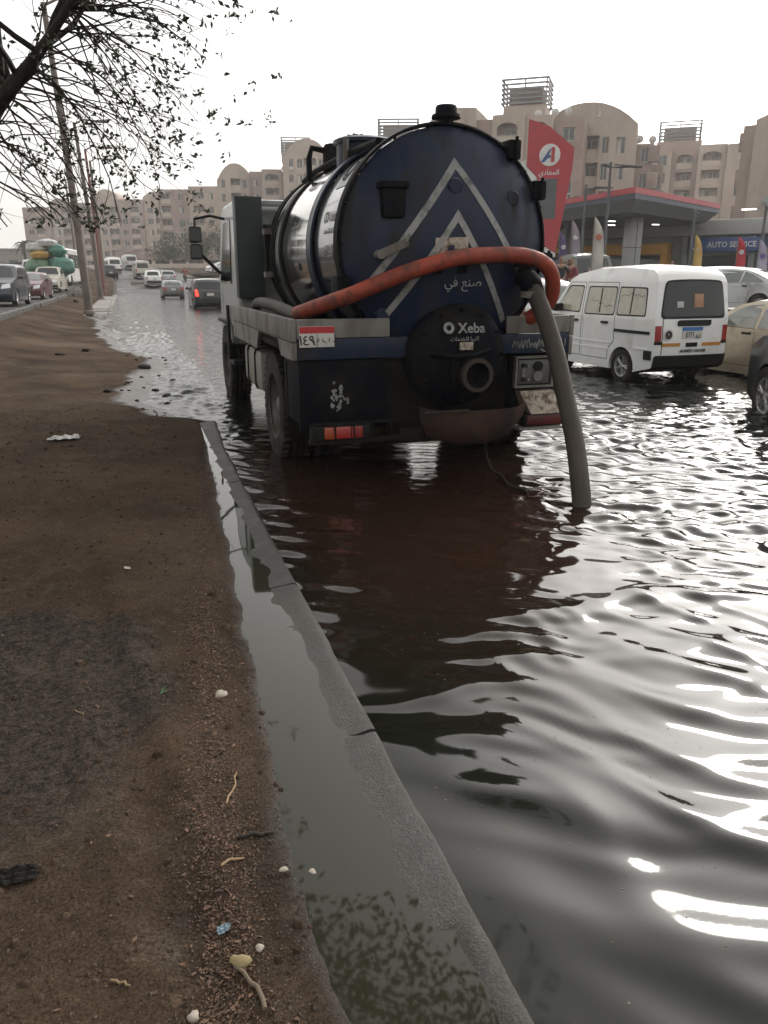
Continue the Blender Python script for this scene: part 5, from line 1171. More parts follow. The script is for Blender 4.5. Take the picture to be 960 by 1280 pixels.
# arcade of dark garage openings at the feet of the far row
Z_ = tag(thing('arcade', 'low row of dark garage openings at the foot of the far blocks', 'building', (20.0, 176, 2.2), R(-12)))
DARKO = mat('shaded_opening', (.045, .045, .045), .7, var=.3, scale=.6)  # flat panels; the shade inside the openings is put into their colour
for k in range(12):
    x = -21 + k * 3.6
    MB().cbox(x - .35, x + .35, -.4, .6, 0, 4.0, .03).build('pier', PLAST3, Z_); MB().box(x + .36, x + 3.24, .35, .45, 0, 2.9).build('opening_panel', DARKO, Z_)
MB().cbox(-21.6, 19.4, -.6, .9, 2.9, 4.6, .05).build('lintel', PLAST2, Z_)
lw = thing('low_building', 'long low building far off at the left edge', 'building', (-34, 215, 2), R(4))
MB().cbox(-22, 17, 0, 10, 0, 5.9, .05).build('wall', mat('far_grey_wall', (.22, .19, .17), .9), lw); MB().cbox(-22.3, 17.3, -.3, 10.3, 5.9, 6.3, .05).build('roof_edge', PLAST2, lw)
for k in range(9): MB().cbox(-20 + k * 4, -18 + k * 4, -.05, .1, 1.6, 3.6, .02).build('window', WGLASS, lw)

# ---------------------------------------------------------------- retaining wall, railing, strip of upper road
rw = thing('retaining_wall', 'long low concrete wall beyond the climbing road', 'wall', (0, 0, 0))
pts = [(-6, 150), (1.6, 140), (10.5, 130), (18, 121), (30, 112)]
for a, b_ in zip(pts[:-1], pts[1:]):
    L_ = math.hypot(b_[0] - a[0], b_[1] - a[1]); dx, dy = (b_[0] - a[0]) / L_, (b_[1] - a[1]) / L_; nn = int(L_ / 3)
    for k in range(nn):
        o = MB().cbox(0.02, L_ / nn - .02, -.15, .15, -1.0, 1.0, .03).build('wall_panel', PLAST3, rw, loc=(a[0] + dx * k * L_ / nn, a[1] + dy * k * L_ / nn, 2.65), rot=(0, 0, math.atan2(dy, dx)))
tag(sheet('upper_road', steps((9.0, 60, 3, 6)), steps((97, 112, 2, 2)), lambda X, Y: 2.08 + 0 * X, ASPH), kind='structure')
tag(sheet('embankment', steps((5.6, 60, 3, 6)), steps((70, 130, 3, 3)), lambda X, Y: -0.2 + 2.2 * sstep(80, 99, Y) * sstep(6.5, 10.5, X), EARTH), kind='structure')
rl = thing('railing', 'low metal railing along the upper road near the tanker cab', 'railing', (8.6, 95.6, 1.75))
MET = mat('painted_railing', (.14, .12, .11), .6)
MB().tube([(0, 0, .85), (26, 3, .85)], .04, 6).tube([(0, 0, .1), (26, 3, .1)], .04, 6).build('rail', MET, rl)
for k in range(53): MB().tube([(k * .5, k * .0577, 0), (k * .5, k * .0577, .88)], .022, 5).build('baluster', MET, rl)

# ---------------------------------------------------------------- filling station
tag(sheet('forecourt', steps((17.5, 60, 2, 4)), steps((6, 62, 3, 3)), lambda X, Y: 0.565 + 0 * X, ASPH), kind='structure')
FRED = mat('fascia_red', (.36, .035, .045), .5, var=.05); FNAVY = mat('fascia_navy', (.022, .034, .062), .5); FGREY = mat('fascia_grey', (.21, .225, .225), .6, var=.05); SOFF = mat('soffit_grey', (.16, .18, .19), .7)
can = thing('station_canopy', 'filling station canopy with red and navy edge on square columns', 'canopy', (0, 0, .56))
ca = [(24.0, 34.4), (24.0, 52.0), (40.0, 59.0), (34.2, 40.6)]
def band(name, poly, z0, z1, m, grow=0.0):
    cx = sum(q[0] for q in poly) / 4; cy = sum(q[1] for q in poly) / 4
    pp = [(x + math.copysign(grow, x - cx), y + math.copysign(grow, y - cy)) for x, y in poly]
    return MB().prism(pp, lambda a, b, d: (a, b, d), z0, z1).build(name, m, can, 0)
band('fascia_band', ca, 4.95, 5.22, FRED, .06); band('fascia_band', ca, 4.70, 4.948, FNAVY, .02)
b = MB(); ins = [(x + (30.5 - x) * .10, y + (46 - y) * .10) for x, y in ca]
b.add([(x, y, 4.698) for x, y in ca] + [(x, y, 4.2) for x, y in ins], [(i, (i + 1) % 4, 4 + (i + 1) % 4, 4 + i) for i in range(4)]).build('soffit_slope', FGREY, can, 0)
MB().prism(ins, lambda a, b, d: (a, b, d), 4.19, 4.26).build('soffit', SOFF, can, 0)
for x, y in ((27.0, 38.6), (29.4, 49.4), (34.5, 46.0)):
    cl = MB().cbox(x - .36, x + .36, y - .36, y + .36, 0, 4.19, .03).build('column', mat('column_panel', (.28, .285, .285), .4, var=.06), can)
    for zz in (1.3, 2.6): MB().box(x - .365, x + .365, y - .365, y + .365, zz - .015, zz + .015).build('column_joint', BLACK, cl)
    MB().box(x - .015, x + .015, y - .366, y + .366, .02, 3.98).build('column_joint', BLACK, cl)
for x, y in ((27.5, 41.5), (29.5, 44.5), (31.8, 43.2)): MB().cbox(x - .22, x + .22, y - .08, y + .08, 4.15, 4.188, .01).build('canopy_light', mat('canopy_lamp', (.8, .8, .8), .4, emis=(1, .98, .95), estr=2.0), can)
for k, (x, y) in enumerate(((26.2, 40.8), (28.6, 46.2))):
    pm_ = thing('fuel_pump', ['fuel pump under the canopy nearest the road', 'fuel pump under the canopy farther back'][k], 'fuel pump', (x, y, .57), .5)
    MB().cbox(-.45, .45, -.25, .25, .15, 1.9, .05).build('cabinet', FGREY, pm_); MB().cbox(-.38, .38, -.27, -.24, 1.1, 1.6, .01).build('display', BLACK, pm_); MB().cbox(-.8, .8, -.5, .5, 0, .15, .03).build('plinth', PAVE, pm_)
    MB().tube(smooth_path([(.4, -.28, 1.3), (.6, -.4, .9), (.55, -.4, .4), (.45, -.3, .9)], 6), .025, 6).build('pump_hose', BLACK, pm_)
shop = thing('station_shop', 'low grey station shop with yellow band and blue service bay sign', 'shop', (33.4, 46.0, .56), R(-57.6))
# local x along the front, left to right as seen from the road
MB().cbox(-9.5, 12.5, .2, 9, 0, 4.3, .05).build('wall', mat('shop_wall', (.27, .28, .27), .8, var=.08, scale=.5), shop); MB().cbox(-9.7, 12.7, -.6, 9, 3.55, 4.45, .05).build('parapet', mat('shop_parapet', (.34, .345, .33), .8, var=.06, scale=.5), shop)
MB().cbox(-9.0, -.4, 1.6, 8, 4.45, 5.6, .04).build('roof_plant_screen', mat('screen_cream', (.42, .40, .36), .8), shop)
YEL = mat('yellow_band', (.55, .27, .02), .5, var=.05)
yb_ = MB().cbox(-9.4, 1.6, -.75, .15, 2.45, 3.15, .03).build('yellow_fascia', YEL, shop); MB().cbox(1.2, 1.6, -.75, .15, .2, 2.449, .03).build('yellow_fascia', YEL, shop)
lettering('Q-Bur', .75, yb_, INK, (-5.6, -.757, 2.80), bold=.01)
for k in range(5): 
    d = MB().cbox(-9.0 + k * 2.05, -7.1 + k * 2.05, .1, .22, .1, 2.4, .02).build('shop_window', WGLASS, shop); MB().box(-8.9 + k * 2.05, -7.2 + k * 2.05, .085, .098, .3 + .2 * (k % 3), 1.3).build('window_poster', [mat('poster_green', (.08, .22, .12), .6), mat('poster_white', (.45, .46, .45), .6), mat('poster_red', (.3, .06, .05), .6)][k % 3], d)
SB = mat('sign_blue', (.03, .07, .20), .45, var=.05)
sg = MB().cbox(3.0, 7.4, -.72, .15, 2.55, 3.38, .03).build('service_sign', SB, shop)
lettering('AUTO SERVICE', .46, sg, mat('sign_white', (.6, .6, .6), .5), (5.55, -.727, 2.96), bold=.008, sx=.94)
MB().strip([(3.15, 2.85), (3.32, 2.70), (3.62, 3.15)], .09, lambda a, b, d: (a, -.722 - d, b), 0, .006).build('tick_mark', mat('sign_white', (.6, .6, .6), .5), sg)
MB().cbox(3.5, 8.0, .05, .22, .05, 2.35, .02).build('service_bay', mat('bay_dark', (.02, .023, .026), .6), shop)
for x in (2.6, 6.7): MB().cbox(x - .16, x + .16, -.45, .1, 0, 3.5, .02).build('column', mat('shop_column', (.20, .21, .21), .7), shop)
for x in (5.2, 7.4): MB().cbox(x - .28, x + .28, -.3, .04, .1, 1.7, .02).build('display_rack', mat('rack_grey', (.25, .24, .22), .6, var=.4, scale=5), shop)
pn = MB().cbox(9.6, 11.6, -.85, -.62, 1.6, 3.75, .02).build('price_board', SB, shop)
for z, c in ((3.35, (.42, .42, .42)), (2.85, (.30, .32, .34)), (2.3, (.45, .10, .05)), (1.8, (.40, .40, .40))): MB().cbox(9.75, 10.95, -.875, -.852, z - .12, z + .18, .005).build('board_row', mat('board_row_%d' % int(z * 100), c, .6), pn)
for x in (3.2, 5.9): rl_ = MB().cbox(x - .42, x + .42, .65, .85, 5.02, 5.09, .01).build('roof_light', mat('canopy_lamp', (.8, .8, .8), .4), shop); MB().tube([(x, .75, 4.4), (x, .75, 5.0)], .03, 6).build('light_stand', RAIL, rl_)
# red price totem
tt = thing('totem_sign', 'tall red filling station sign with round white A emblem', 'sign', (16.5, 29.7, .5), R(-30))
def tf(a, b, d): return (a, d, b)
MB().prism([(-.80, 7.05), (.02, 6.75), (1.02, 5.95), (.98, 5.2), (.52, 2.05), (.10, 2.30), (-.32, 2.62), (-.36, 3.2), (-.38, 4.95), (-.80, 5.35)], tf, -.16, .16).build('red_panel', FRED, tt, 0)
MB().prism([(-.82, 5.33), (-.40, 4.93), (-.38, 3.2), (-.34, 2.5), (-.50, 2.5), (-.98, 4.2), (-1.02, 5.5), (-.82, 5.6)], tf, -.13, .13).build('white_panel', mat('totem_white', (.55, .55, .53), .5), tt, 0)
MB().prism([(-.36, 2.60), (.10, 2.28), (.52, 2.03), (.50, 1.88), (.10, 2.10), (-.36, 2.44)], tf, -.15, .15).build('white_panel', mat('totem_white', (.55, .55, .53), .5), tt, 0)
MB().prism([(-.36, 2.42), (.10, 2.08), (.50, 1.86), (.48, 0), (-.36, 0)], tf, -.15, .15).build('navy_base', FNAVY, tt, 0)
em = MB().lathe([(.001, -.02), (.40, -.02), (.41, 0)], 40, (.08, -.162, 5.72), 'y').build('emblem_disc', mat('totem_white', (.55, .55, .53), .5), tt)
MB().prism([(-.26, 5.46), (-.12, 5.46), (.0, 5.60), (.12, 5.62), (.12, 5.72), (.05, 5.72), (.14, 5.98), (.06, 5.92)], tf, -.19, -.184).build('emblem_blue', SB, em, 0)
MB().prism([(.13, 5.46), (.27, 5.46), (.27, 6.0), (.15, 6.0), (.13, 5.9)], tf, -.19, -.184).build('emblem_red', FRED, em, 0)
lettering('\ufef1\ufea9\ufe8e\ufecc\ufee4\ufedf\ufe8d', .26, tt, mat('totem_white', (.55, .55, .53), .5), (.08, -.165, 5.08), bold=.004)
MB().box(-.22, .42, -.175, -.162, 3.35, 4.85).build('price_display', mat('price_display', (.075, .085, .085), .4), tt)
# lamp posts at the station
POLE = mat('painted_post', (.07, .075, .08), .55, var=.15)
def lamp_post(label, loc, h, arm, group):
    t = thing('lamp_post', label, 'lamp post', loc, 0, group)
    MB().tube([(0, 0, 0), (0, 0, .5), (0, 0, h)], [.11, .09, .06], 10).build('post', POLE, t)
    for dx in arm: 
        MB().tube([(0, 0, h - .1), (dx * .8, 0, h - .05)], .035, 6).build('arm', POLE, t); MB().cbox(min(dx * .5, dx * 1.5), max(dx * .5, dx * 1.5), -.12, .12, h - .06, h + .04, .02).build('lamp_head', POLE, t)
    MB().lathe([(.001, .16), (.06, .12), (.07, 0)], 10, (0, 0, h), 'z').build('cap', POLE, t)
gl = 'lamp posts along the station front'
lamp_post('tallest thin lamp post with side arm in front of the canopy', (20.8, 31.8, .56), 5.75, (1.05, -.3), gl); lamp_post('grey lamp post standing just left of the tallest one', (22.6, 36.6, .56), 5.4, (1.0,), gl)
lamp_post('thin grey lamp post between the red sign and the canopy column', (25.4, 43.0, .56), 5.6, (.9,), gl); lamp_post('thin post right beside the red sign', (24.9, 44.6, .56), 5.0, (.1,), gl)
lamp_post('slim dark post before the blue service sign', (27.5, 34.3, .56), 4.1, (.1,), gl); lamp_post('slim dark post at the right of the blue service sign', (30.3, 32.6, .56), 4.3, (.1,), gl)
# feather flags
def flag(label, loc, h, c1, c2, deg):
    t = thing('feather_flag', label, 'flag', loc, R(deg), 'advertising flags at the station')
    V = []; F = []; n = 16
    for k in range(n + 1):
        z = .5 + (h - .5) * k / n; wd = .42 * (1 - (k / n) ** 7) + .02; wv = .05 * math.sin(k * .8)
        V += [(0, wv * 0, z), (wd * .5, wv, z), (wd, wv * 1.6, z - .12 * (1 - k / n))]
    for k in range(n):
        for i in range(2): a = k * 3 + i; F.append((a, a + 1, a + 4, a + 3))
    nm = 'flag_cloth_%d' % int(loc[0] * 10)
    o = MB().add(V, F).build('cloth', mat(nm, c1, .8, var=.1), t); so = o.modifiers.new('Solid', 'SOLIDIFY'); so.thickness = .01
    MB().tube([(-.02, 0, 0), (-.02, 0, h), (.06, 0, h + .06)], .02, 6).build('pole', RAIL, t)
    MB().lathe([(.001, -.03), (.12, -.03), (.12, .03), (.001, .03)], 16, (.20, .0, h - .75), 'y').build('emblem', mat('flag_mark_%d' % int(loc[0] * 10), c2, .7), t)
    MB().lathe([(.001, .05), (.25, .05), (.28, 0)], 12, ax='z').build('base', BLACK, t)
flag('purple feather flag with white ring near the red sign', (22.0, 37.8, .56), 3.3, (.10, .07, .17), (.5, .5, .5), -30); flag('grey and purple feather flag before the canopy', (20.4, 34.0, .56), 3.6, (.26, .23, .27), (.5, .5, .5), -30)
flag('pale cream feather flag standing behind the minivan roof', (18.3, 28.8, .56), 3.35, (.42, .40, .36), (.4, .12, .08), -35); flag('yellow feather flag before the blue service sign', (29.0, 35.9, .56), 3.2, (.50, .33, .10), (.5, .4, .2), -40)
flag('red feather flag under the blue service sign', (29.6, 33.4, .56), 3.0, (.42, .03, .04), (.5, .5, .5), -40); flag('white and violet feather flag at the right edge', (28.9, 31.2, .56), 2.75, (.33, .32, .40), (.12, .08, .25), -42)
flag('small red and white flag beside the tank rim', (16.2, 30.6, .5), 2.9, (.40, .03, .05), (.5, .5, .5), -30)

# ---------------------------------------------------------------- posts on the median
WOOD = mat('weathered_post', (.13, .105, .09), .8, var=.2, scale=2); REDP = mat('rust_red_post', (.17, .06, .05), .7, var=.15)
def median_post(label, x, y, h, r, m, lean, z=None):
    t = thing('median_post', label, 'post', (x, y, z if z is not None else .10), 0, 'posts along the median')
    MB().tube([(0, 0, -.1), (lean * .3, 0, h * .4), (lean, 0, h)], [r, r * .85, r * .6], 12).build('post', m, t)
    MB().lathe([(r * 1.5, 0), (r * 1.4, .12), (r * 1.02, .16)], 12, ax='z').build('collar', m, t)
    MB().tube([(lean, 0, h - .1), (lean + .5, .3, h + .25), (lean + 1.5, .8, h + .3)], .05, 8).build('arm', m, t); MB().cbox(lean + 1.3, lean + 2.1, .7, 1.0, h + .22, h + .36, .04).build('lamp_head', m, t)
def zz_(y): return float(np.clip(y - 66, 0, 60)) * .05 + .1
median_post('nearest and thickest grey post on the median', -1.50, 36.0, 11.5, .17, WOOD, -.45); median_post('second grey post on the median, just beyond the nearest', -1.55, 58.0, 11, .17, WOOD, -.55)
median_post('rust red post on the median', -1.62, 71.0, 11, .15, REDP, -.35, zz_(71)); median_post('fourth post on the median, beyond the red one', -1.75, 82.0, 11, .17, WOOD, -.2, zz_(82))
median_post('faint far post left of the red one', -5.6, 112.0, 11, .16, WOOD, -.2, zz_(112)); median_post('thin far lamp post on the left skyline', -19, 135.0, 6.5, .10, WOOD, 0, 1.8)

# ---------------------------------------------------------------- people and the motorcyclist
SKIN = mat('skin', (.28, .16, .105), .6)
def skinned(name, joints, edges, m, parent, root=0):
    me = bpy.data.meshes.new(name); me.from_pydata([j[0] for j in joints], edges, []); me.materials.append(m)
    o = link(name, me, parent); sm_ = o.modifiers.new('Skin', 'SKIN'); sm_.use_smooth_shade = True
    for i, j in enumerate(joints):
        s_ = me.skin_vertices[0].data[i]; s_.radius = (j[1], j[1] if len(j) < 3 else j[2]); s_.use_root = (i == root)
    ss = o.modifiers.new('Sub', 'SUBSURF'); ss.levels = 1; ss.render_levels = 1; return o
def person(label, loc, rz, shirt, trousers, pose='stand', hair=(.015, .012, .01)):
    t = thing('person', label, 'person', loc, rz)
    sit = pose == 'ride'
    hz = .80 if sit else .93
    dy = 0.0
    knee = (.16, .35, .62) if sit else (.10, .02, .50); foot = (.17, .12, .25) if sit else (.11, -.02, .08); toe = (.17, .28, .20) if sit else (.12, .13, .04)
    hand = (.26, .48, 1.02) if sit else {'stand': (.27, .10, .86), 'up': (.10, .26, 1.50)}[pose]; elb = (.32, .18, 1.05) if sit else {'stand': (.30, -.02, 1.10), 'up': (.30, .14, 1.22)}[pose]
    dz = -.13 if sit else 0
    J = [((0, 0, hz), .13, .10), ((0, .0, hz + .22), .125, .09), ((0, 0, hz + .46), .15, .095), ((0, 0, hz + .56), .055), ((0, .02, hz + .66), .075, .085), ((0, .03, hz + .76), .085, .10), ((0, .02, hz + .84), .06, .07)]
    E2 = [(0, 1), (1, 2), (2, 3), (3, 4), (4, 5), (5, 6)]
    for s_ in (-1, 1):
        n0 = len(J); J += [((s_ * .19, 0, hz + .48), .055), ((s_ * elb[0], elb[1], elb[2] + dz * 0), .043), ((s_ * hand[0], hand[1], hand[2]), .032), ((s_ * hand[0] * .98, hand[1] + .04, hand[2] - .07), .035, .018)]
        E2 += [(2, n0), (n0, n0 + 1), (n0 + 1, n0 + 2), (n0 + 2, n0 + 3)]
        n0 = len(J); J += [((s_ * .10, 0, hz - .06), .085), ((s_ * knee[0], knee[1], knee[2]), .06), ((s_ * foot[0], foot[1], foot[2]), .042), ((s_ * toe[0], toe[1], toe[2]), .035, .028)]
        E2 += [(0, n0), (n0, n0 + 1), (n0 + 1, n0 + 2), (n0 + 2, n0 + 3)]
    skinned('body', J, E2, SKIN, t)
    sj = [((0, 0, hz - .02), .155, .125), ((0, 0, hz + .22), .15, .115), ((0, 0, hz + .45), .172, .12), ((0, 0, hz + .53), .075)]; se = [(0, 1), (1, 2), (2, 3)]
    for s_ in (-1, 1):
        n0 = len(sj); sj += [((s_ * .19, 0, hz + .47), .078), ((s_ * elb[0], elb[1], elb[2]), .062), ((s_ * (hand[0] * .8 + elb[0] * .2), hand[1] * .8 + elb[1] * .2, hand[2] * .8 + elb[2] * .2), .05)]; se += [(2, n0), (n0, n0 + 1), (n0 + 1, n0 + 2)]
    skinned('shirt', sj, se, mat('shirt_%d' % int(1000 * sum(shirt)), shirt, .8), t)
    tj = [((0, 0, hz + .02), .15, .115)]; te = []
    for s_ in (-1, 1):
        n0 = len(tj); tj += [((s_ * .10, 0, hz - .08), .105), ((s_ * knee[0], knee[1], knee[2]), .08), ((s_ * foot[0], foot[1], foot[2] + .04), .062)]; te += [(0, n0), (n0, n0 + 1), (n0 + 1, n0 + 2)]
    skinned('trousers', tj, te, mat('trousers_%d' % int(1000 * sum(trousers)), trousers, .85), t)
    skinned('hair', [((0, .0, hz + .79), .085, .105), ((0, -.01, hz + .86), .06, .075)], [(0, 1)], mat('hair_dark', hair, .7), t)
    fc = MB()
    for s_ in (-1, 1): fc.lathe([(.001, .012), (.012, .008), (.014, 0)], 8, (s_ * .032, .112, hz + .77), 'y')
    fc.build('eyes', INK, t); MB().prism([(-.014, .72), (.014, .72), (.005, .77), (-.005, .77)], lambda a, b, d: (a, d, b + hz), .10, .145).build('nose', SKIN, t); MB().box(-.025, .025, .105, .118, hz + .685, hz + .695).build('mouth', mat('lip', (.2, .08, .06), .6), t)
    return t
person('person in dark shirt with raised hands near the red sign', (15.3, 26.1, .55), R(150), (.025, .025, .03), (.03, .035, .05), 'up'); person('person in red shirt standing beside the grey flags', (17.1, 28.3, .56), R(100), (.16, .03, .03), (.05, .05, .06))
person('person in dark red shirt before the blue service sign', (24.6, 31.9, .56), R(160), (.07, .02, .022), (.02, .02, .025)); person('person in black walking past the canopy column', (18.9, 31.6, .56), R(60), (.02, .02, .02), (.05, .045, .04))
mz = zr(96)
person('motorcyclist in red jacket riding up the wet road', (6.9, 96.2, mz), 0, (.26, .035, .03), (.03, .03, .035), 'ride')
mc = thing('motorcycle', 'dark motorcycle under the rider in red', 'motorcycle', (6.9, 96.3, mz), 0)
MW = wheel_parts(.29, .10, .22, RUBBER, RIMM, 5)
put_wheel(mc, MW, (0, -.62, .29), False); put_wheel(mc, MW, (0, .68, .29), False)
MB().cbox(-.13, .13, -.55, .1, .62, .76, .05).build('seat', BLACK, mc); MB().cbox(-.13, .13, .08, .5, .62, .86, .07).build('fuel_tank', P_MAROON, mc); MB().cbox(-.14, .14, -.2, .3, .25, .60, .05).build('engine', BLACKD, mc)
MB().tube([(0, .66, .3), (0, .45, .95)], .035, 8).tube([(-.33, .38, 1.0), (0, .47, .97), (.33, .38, 1.0)], .02, 8).build('fork', CHROME, mc); MB().cbox(-.08, .08, -.72, -.66, .62, .72, .02).build('taillight', REDL, mc)

# ---------------------------------------------------------------- the tree over the photographer
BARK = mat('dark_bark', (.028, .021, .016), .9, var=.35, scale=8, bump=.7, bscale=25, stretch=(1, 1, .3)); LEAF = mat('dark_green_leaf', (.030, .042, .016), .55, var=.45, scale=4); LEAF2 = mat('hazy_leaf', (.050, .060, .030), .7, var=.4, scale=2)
g = random.Random(21)
tree = thing('street_tree', 'dark leafy tree leaning in from the left edge with drooping twigs', 'tree', (-1.17, 6.85, 0))
O = Vector((-1.17, 6.85, 0))
WB = MB(); LV = []; LF = []
def leaf(p, d, s_):
    d = d.normalized(); u = d.cross(Vector((g.uniform(-1, 1), g.uniform(-1, 1), g.uniform(-1, 1)))).normalized(); nrm = d.cross(u)
    n0 = len(LV); LV.extend([(p)[:], (p + d * s_ * .45 + u * s_ * .24 + nrm * s_ * .05)[:], (p + d * s_)[:], (p + d * s_ * .45 - u * s_ * .24 + nrm * s_ * .05)[:]]); LF.append((n0, n0 + 1, n0 + 2, n0 + 3))
def leaves(p, n, sp, s_):
    for _ in range(n):
        d = Vector((g.gauss(0, 1), g.gauss(0, 1), g.gauss(-.3, .8))); leaf(p + Vector((g.gauss(0, sp), g.gauss(0, sp), g.gauss(0, sp))), d, s_ * g.uniform(.6, 1.2))
def grow(p, d, L_, r, depth, grav, leafy, seg=.10):
    n = max(3, int(L_ / seg)); P = [p.copy()]; d = d.normalized(); rr = [r]
    for i in range(n):
        d = (d + Vector((g.gauss(0, .13), g.gauss(0, .13), g.gauss(0, .13) - grav)) ).normalized(); P.append(P[-1] + d * (L_ / n)); rr.append(r * (1 - .75 * (i + 1) / n))
        t = (i + 1) / n
        if P[-1].z < 2.02: break
        if depth > 0 and g.random() < (.55 if depth > 1 else .42) and t > .12:
            nd = (d + Vector((g.gauss(0, .6), g.gauss(0, .6), g.gauss(0, .45)))).normalized()
            grow(P[-1], nd, L_ * g.uniform(.28, .55), rr[-1] * .62, depth - 1, grav * 1.05, leafy)
        if depth <= 1 and t > .35 and g.random() < leafy: leaves(P[-1], g.randint(1, 5), .012, .044)
    if depth <= 1 and g.random() < min(1, leafy * 2.2): leaves(P[-1], g.randint(3, 8), .016, .046)
    if len(P) < 3: return
    WB.tube([q[:] for q in P], rr, 5 if r < .03 else 8, False)
lo = lambda x, y, z: Vector((x, y, z)) - O
trunk = [lo(-1.29, 6.85, -.1), lo(-1.29, 6.84, .35), lo(-1.30, 6.83, 1.0), lo(-1.22, 6.80, 1.7), lo(-1.06, 6.72, 2.25), lo(-.78, 6.62, 2.72), lo(-.45, 6.25, 2.98), lo(-.12, 5.8, 3.28), lo(.25, 5.2, 3.75), lo(.7, 4.5, 4.4), lo(1.2, 3.8, 5.1)]
tp = smooth_path(trunk, 6); nT = len(tp)
MB().tube([q[:] for q in tp], [.19 - .06 * min(1, i / 8) if i < 14 else .125 - .10 * min(1, (i - 14) / 26) for i in range(nT)], 16).build('trunk', BARK, tree, 60)
t2 = smooth_path([lo(-1.12, 6.80, 1.75), lo(-1.35, 6.7, 2.6), lo(-1.5, 6.0, 3.7), lo(-1.2, 5.0, 4.9), lo(-.6, 3.8, 5.9)], 6)
MB().tube([q[:] for q in t2], [.13 - .08 * i / len(t2) for i in range(len(t2))], 12).build('limb', BARK, tree, 60)
# drooping branches seen against the sky
for k in range(46):
    i = int(26 + (nT - 38) * k / 46)
    p = tp[min(i + g.randint(-2, 2), nT - 20)]
    d = Vector((g.uniform(.1, .75), g.uniform(-.25, .25), g.uniform(-.35, .25))); grow(p, d, g.uniform(.5, 1.1), .007, 2, .05, .20)
for (sx_, sy_, sz_, dx, dz, L_, r_) in [(-.55, 6.4, 2.93, .55, -.10, 1.15, .022), (-.45, 6.3, 2.97, .45, -.55, 1.1, .022), (-.7, 6.55, 2.78, .5, -.5, 1.2, .022), (-.8, 6.6, 2.70, .35, -.85, .95, .018), (-.9, 6.65, 2.5, .6, -.35, 1.3, .02), (-.3, 6.05, 3.12, .6, .06, .8, .02), (-.05, 5.75, 3.3, .7, -.06, .72, .016), (-.62, 6.45, 2.88, .7, -.32, 1.15, .02), (-.95, 6.7, 2.35, .5, -.25, 1.2, .02), (-1.0, 6.7, 2.3, .35, -.5, .8, .018), (-1.05, 6.75, 2.1, .6, -.12, .95, .016), (-.1, 5.8, 3.27, .85, .0, .66, .014), (-.45, 6.3, 2.97, .8, -.42, 1.35, .02), (-.35, 6.15, 3.05, .75, -.5, 1.3, .018), (-.6, 6.45, 2.88, .62, -.62, 1.3, .018), (-.2, 5.95, 3.2, .6, -.62, 1.0, .016), (-.5, 6.35, 2.95, .9, -.2, 1.25, .018), (-.85, 6.6, 2.65, .75, -.45, 1.45, .02)]:
    grow(lo(sx_, sy_, sz_), Vector((dx, g.uniform(-.15, .15), dz)), L_, r_ * .42, 2, .038, .24)
# the crown overhead, out of the picture but shading the path and mirrored in the puddle and the flood
for (a, b_, c, r_) in [((1.2, 3.8, 5.1), (1.7, 3.9, 5.9), (2.0, 4.6, 6.4), .05), ((-.6, 3.8, 5.9), (.2, 2.6, 6.1), (.9, 1.6, 6.2), .06), ((-.6, 3.8, 5.9), (-1.2, 2.2, 6.2), (-1.4, .4, 6.2), .05)]:
    pp = smooth_path([lo(*a), lo(*b_), lo(*c)], 8); MB().tube([q[:] for q in pp], [r_ * (1 - .7 * i / len(pp)) for i in range(len(pp))], 8).build('limb', BARK, tree, 60)
    for q in pp[3:]:
        for _ in range(2): grow(q, Vector((g.gauss(0, .8), g.gauss(0, .8), g.uniform(-.05, .5))), g.uniform(.6, 1.4), .014, 1, -.01, .6, .18)
for k in range(50):
    src = tp if k % 2 else t2; i = g.randint(len(src) // 2, len(src) - 1)
    p = src[i]; d = Vector((g.gauss(.1, .7), g.gauss(-.45, .6), g.uniform(.12, .9)))
    if p.z < 3.25: d.z = abs(d.z) + .5
    grow(p, d, g.uniform(.9, 1.9), .022, 1, -.012, .9, .16)
for k in range(2600):
    x, y, z = g.uniform(-3.4, 3.2), g.uniform(.2, 7.4), g.gauss(5.9, .6)
    if z < 1.6 + .40 * math.hypot(x, y) + .30 or z < 4.3: continue
    if float(vnoise(np.array([x * .9]), np.array([y * .9]), 55)[0]) < -.42 or math.hypot((x - .1) / 2.9, (y - 3.9) / 3.3) > 1: continue
    leaves(lo(x, y, z), 18, .20, .12)
WB.build('twigs', BARK, tree, 60); link('crown', mesh_from('crown', LV, LF, LEAF, 0), tree)

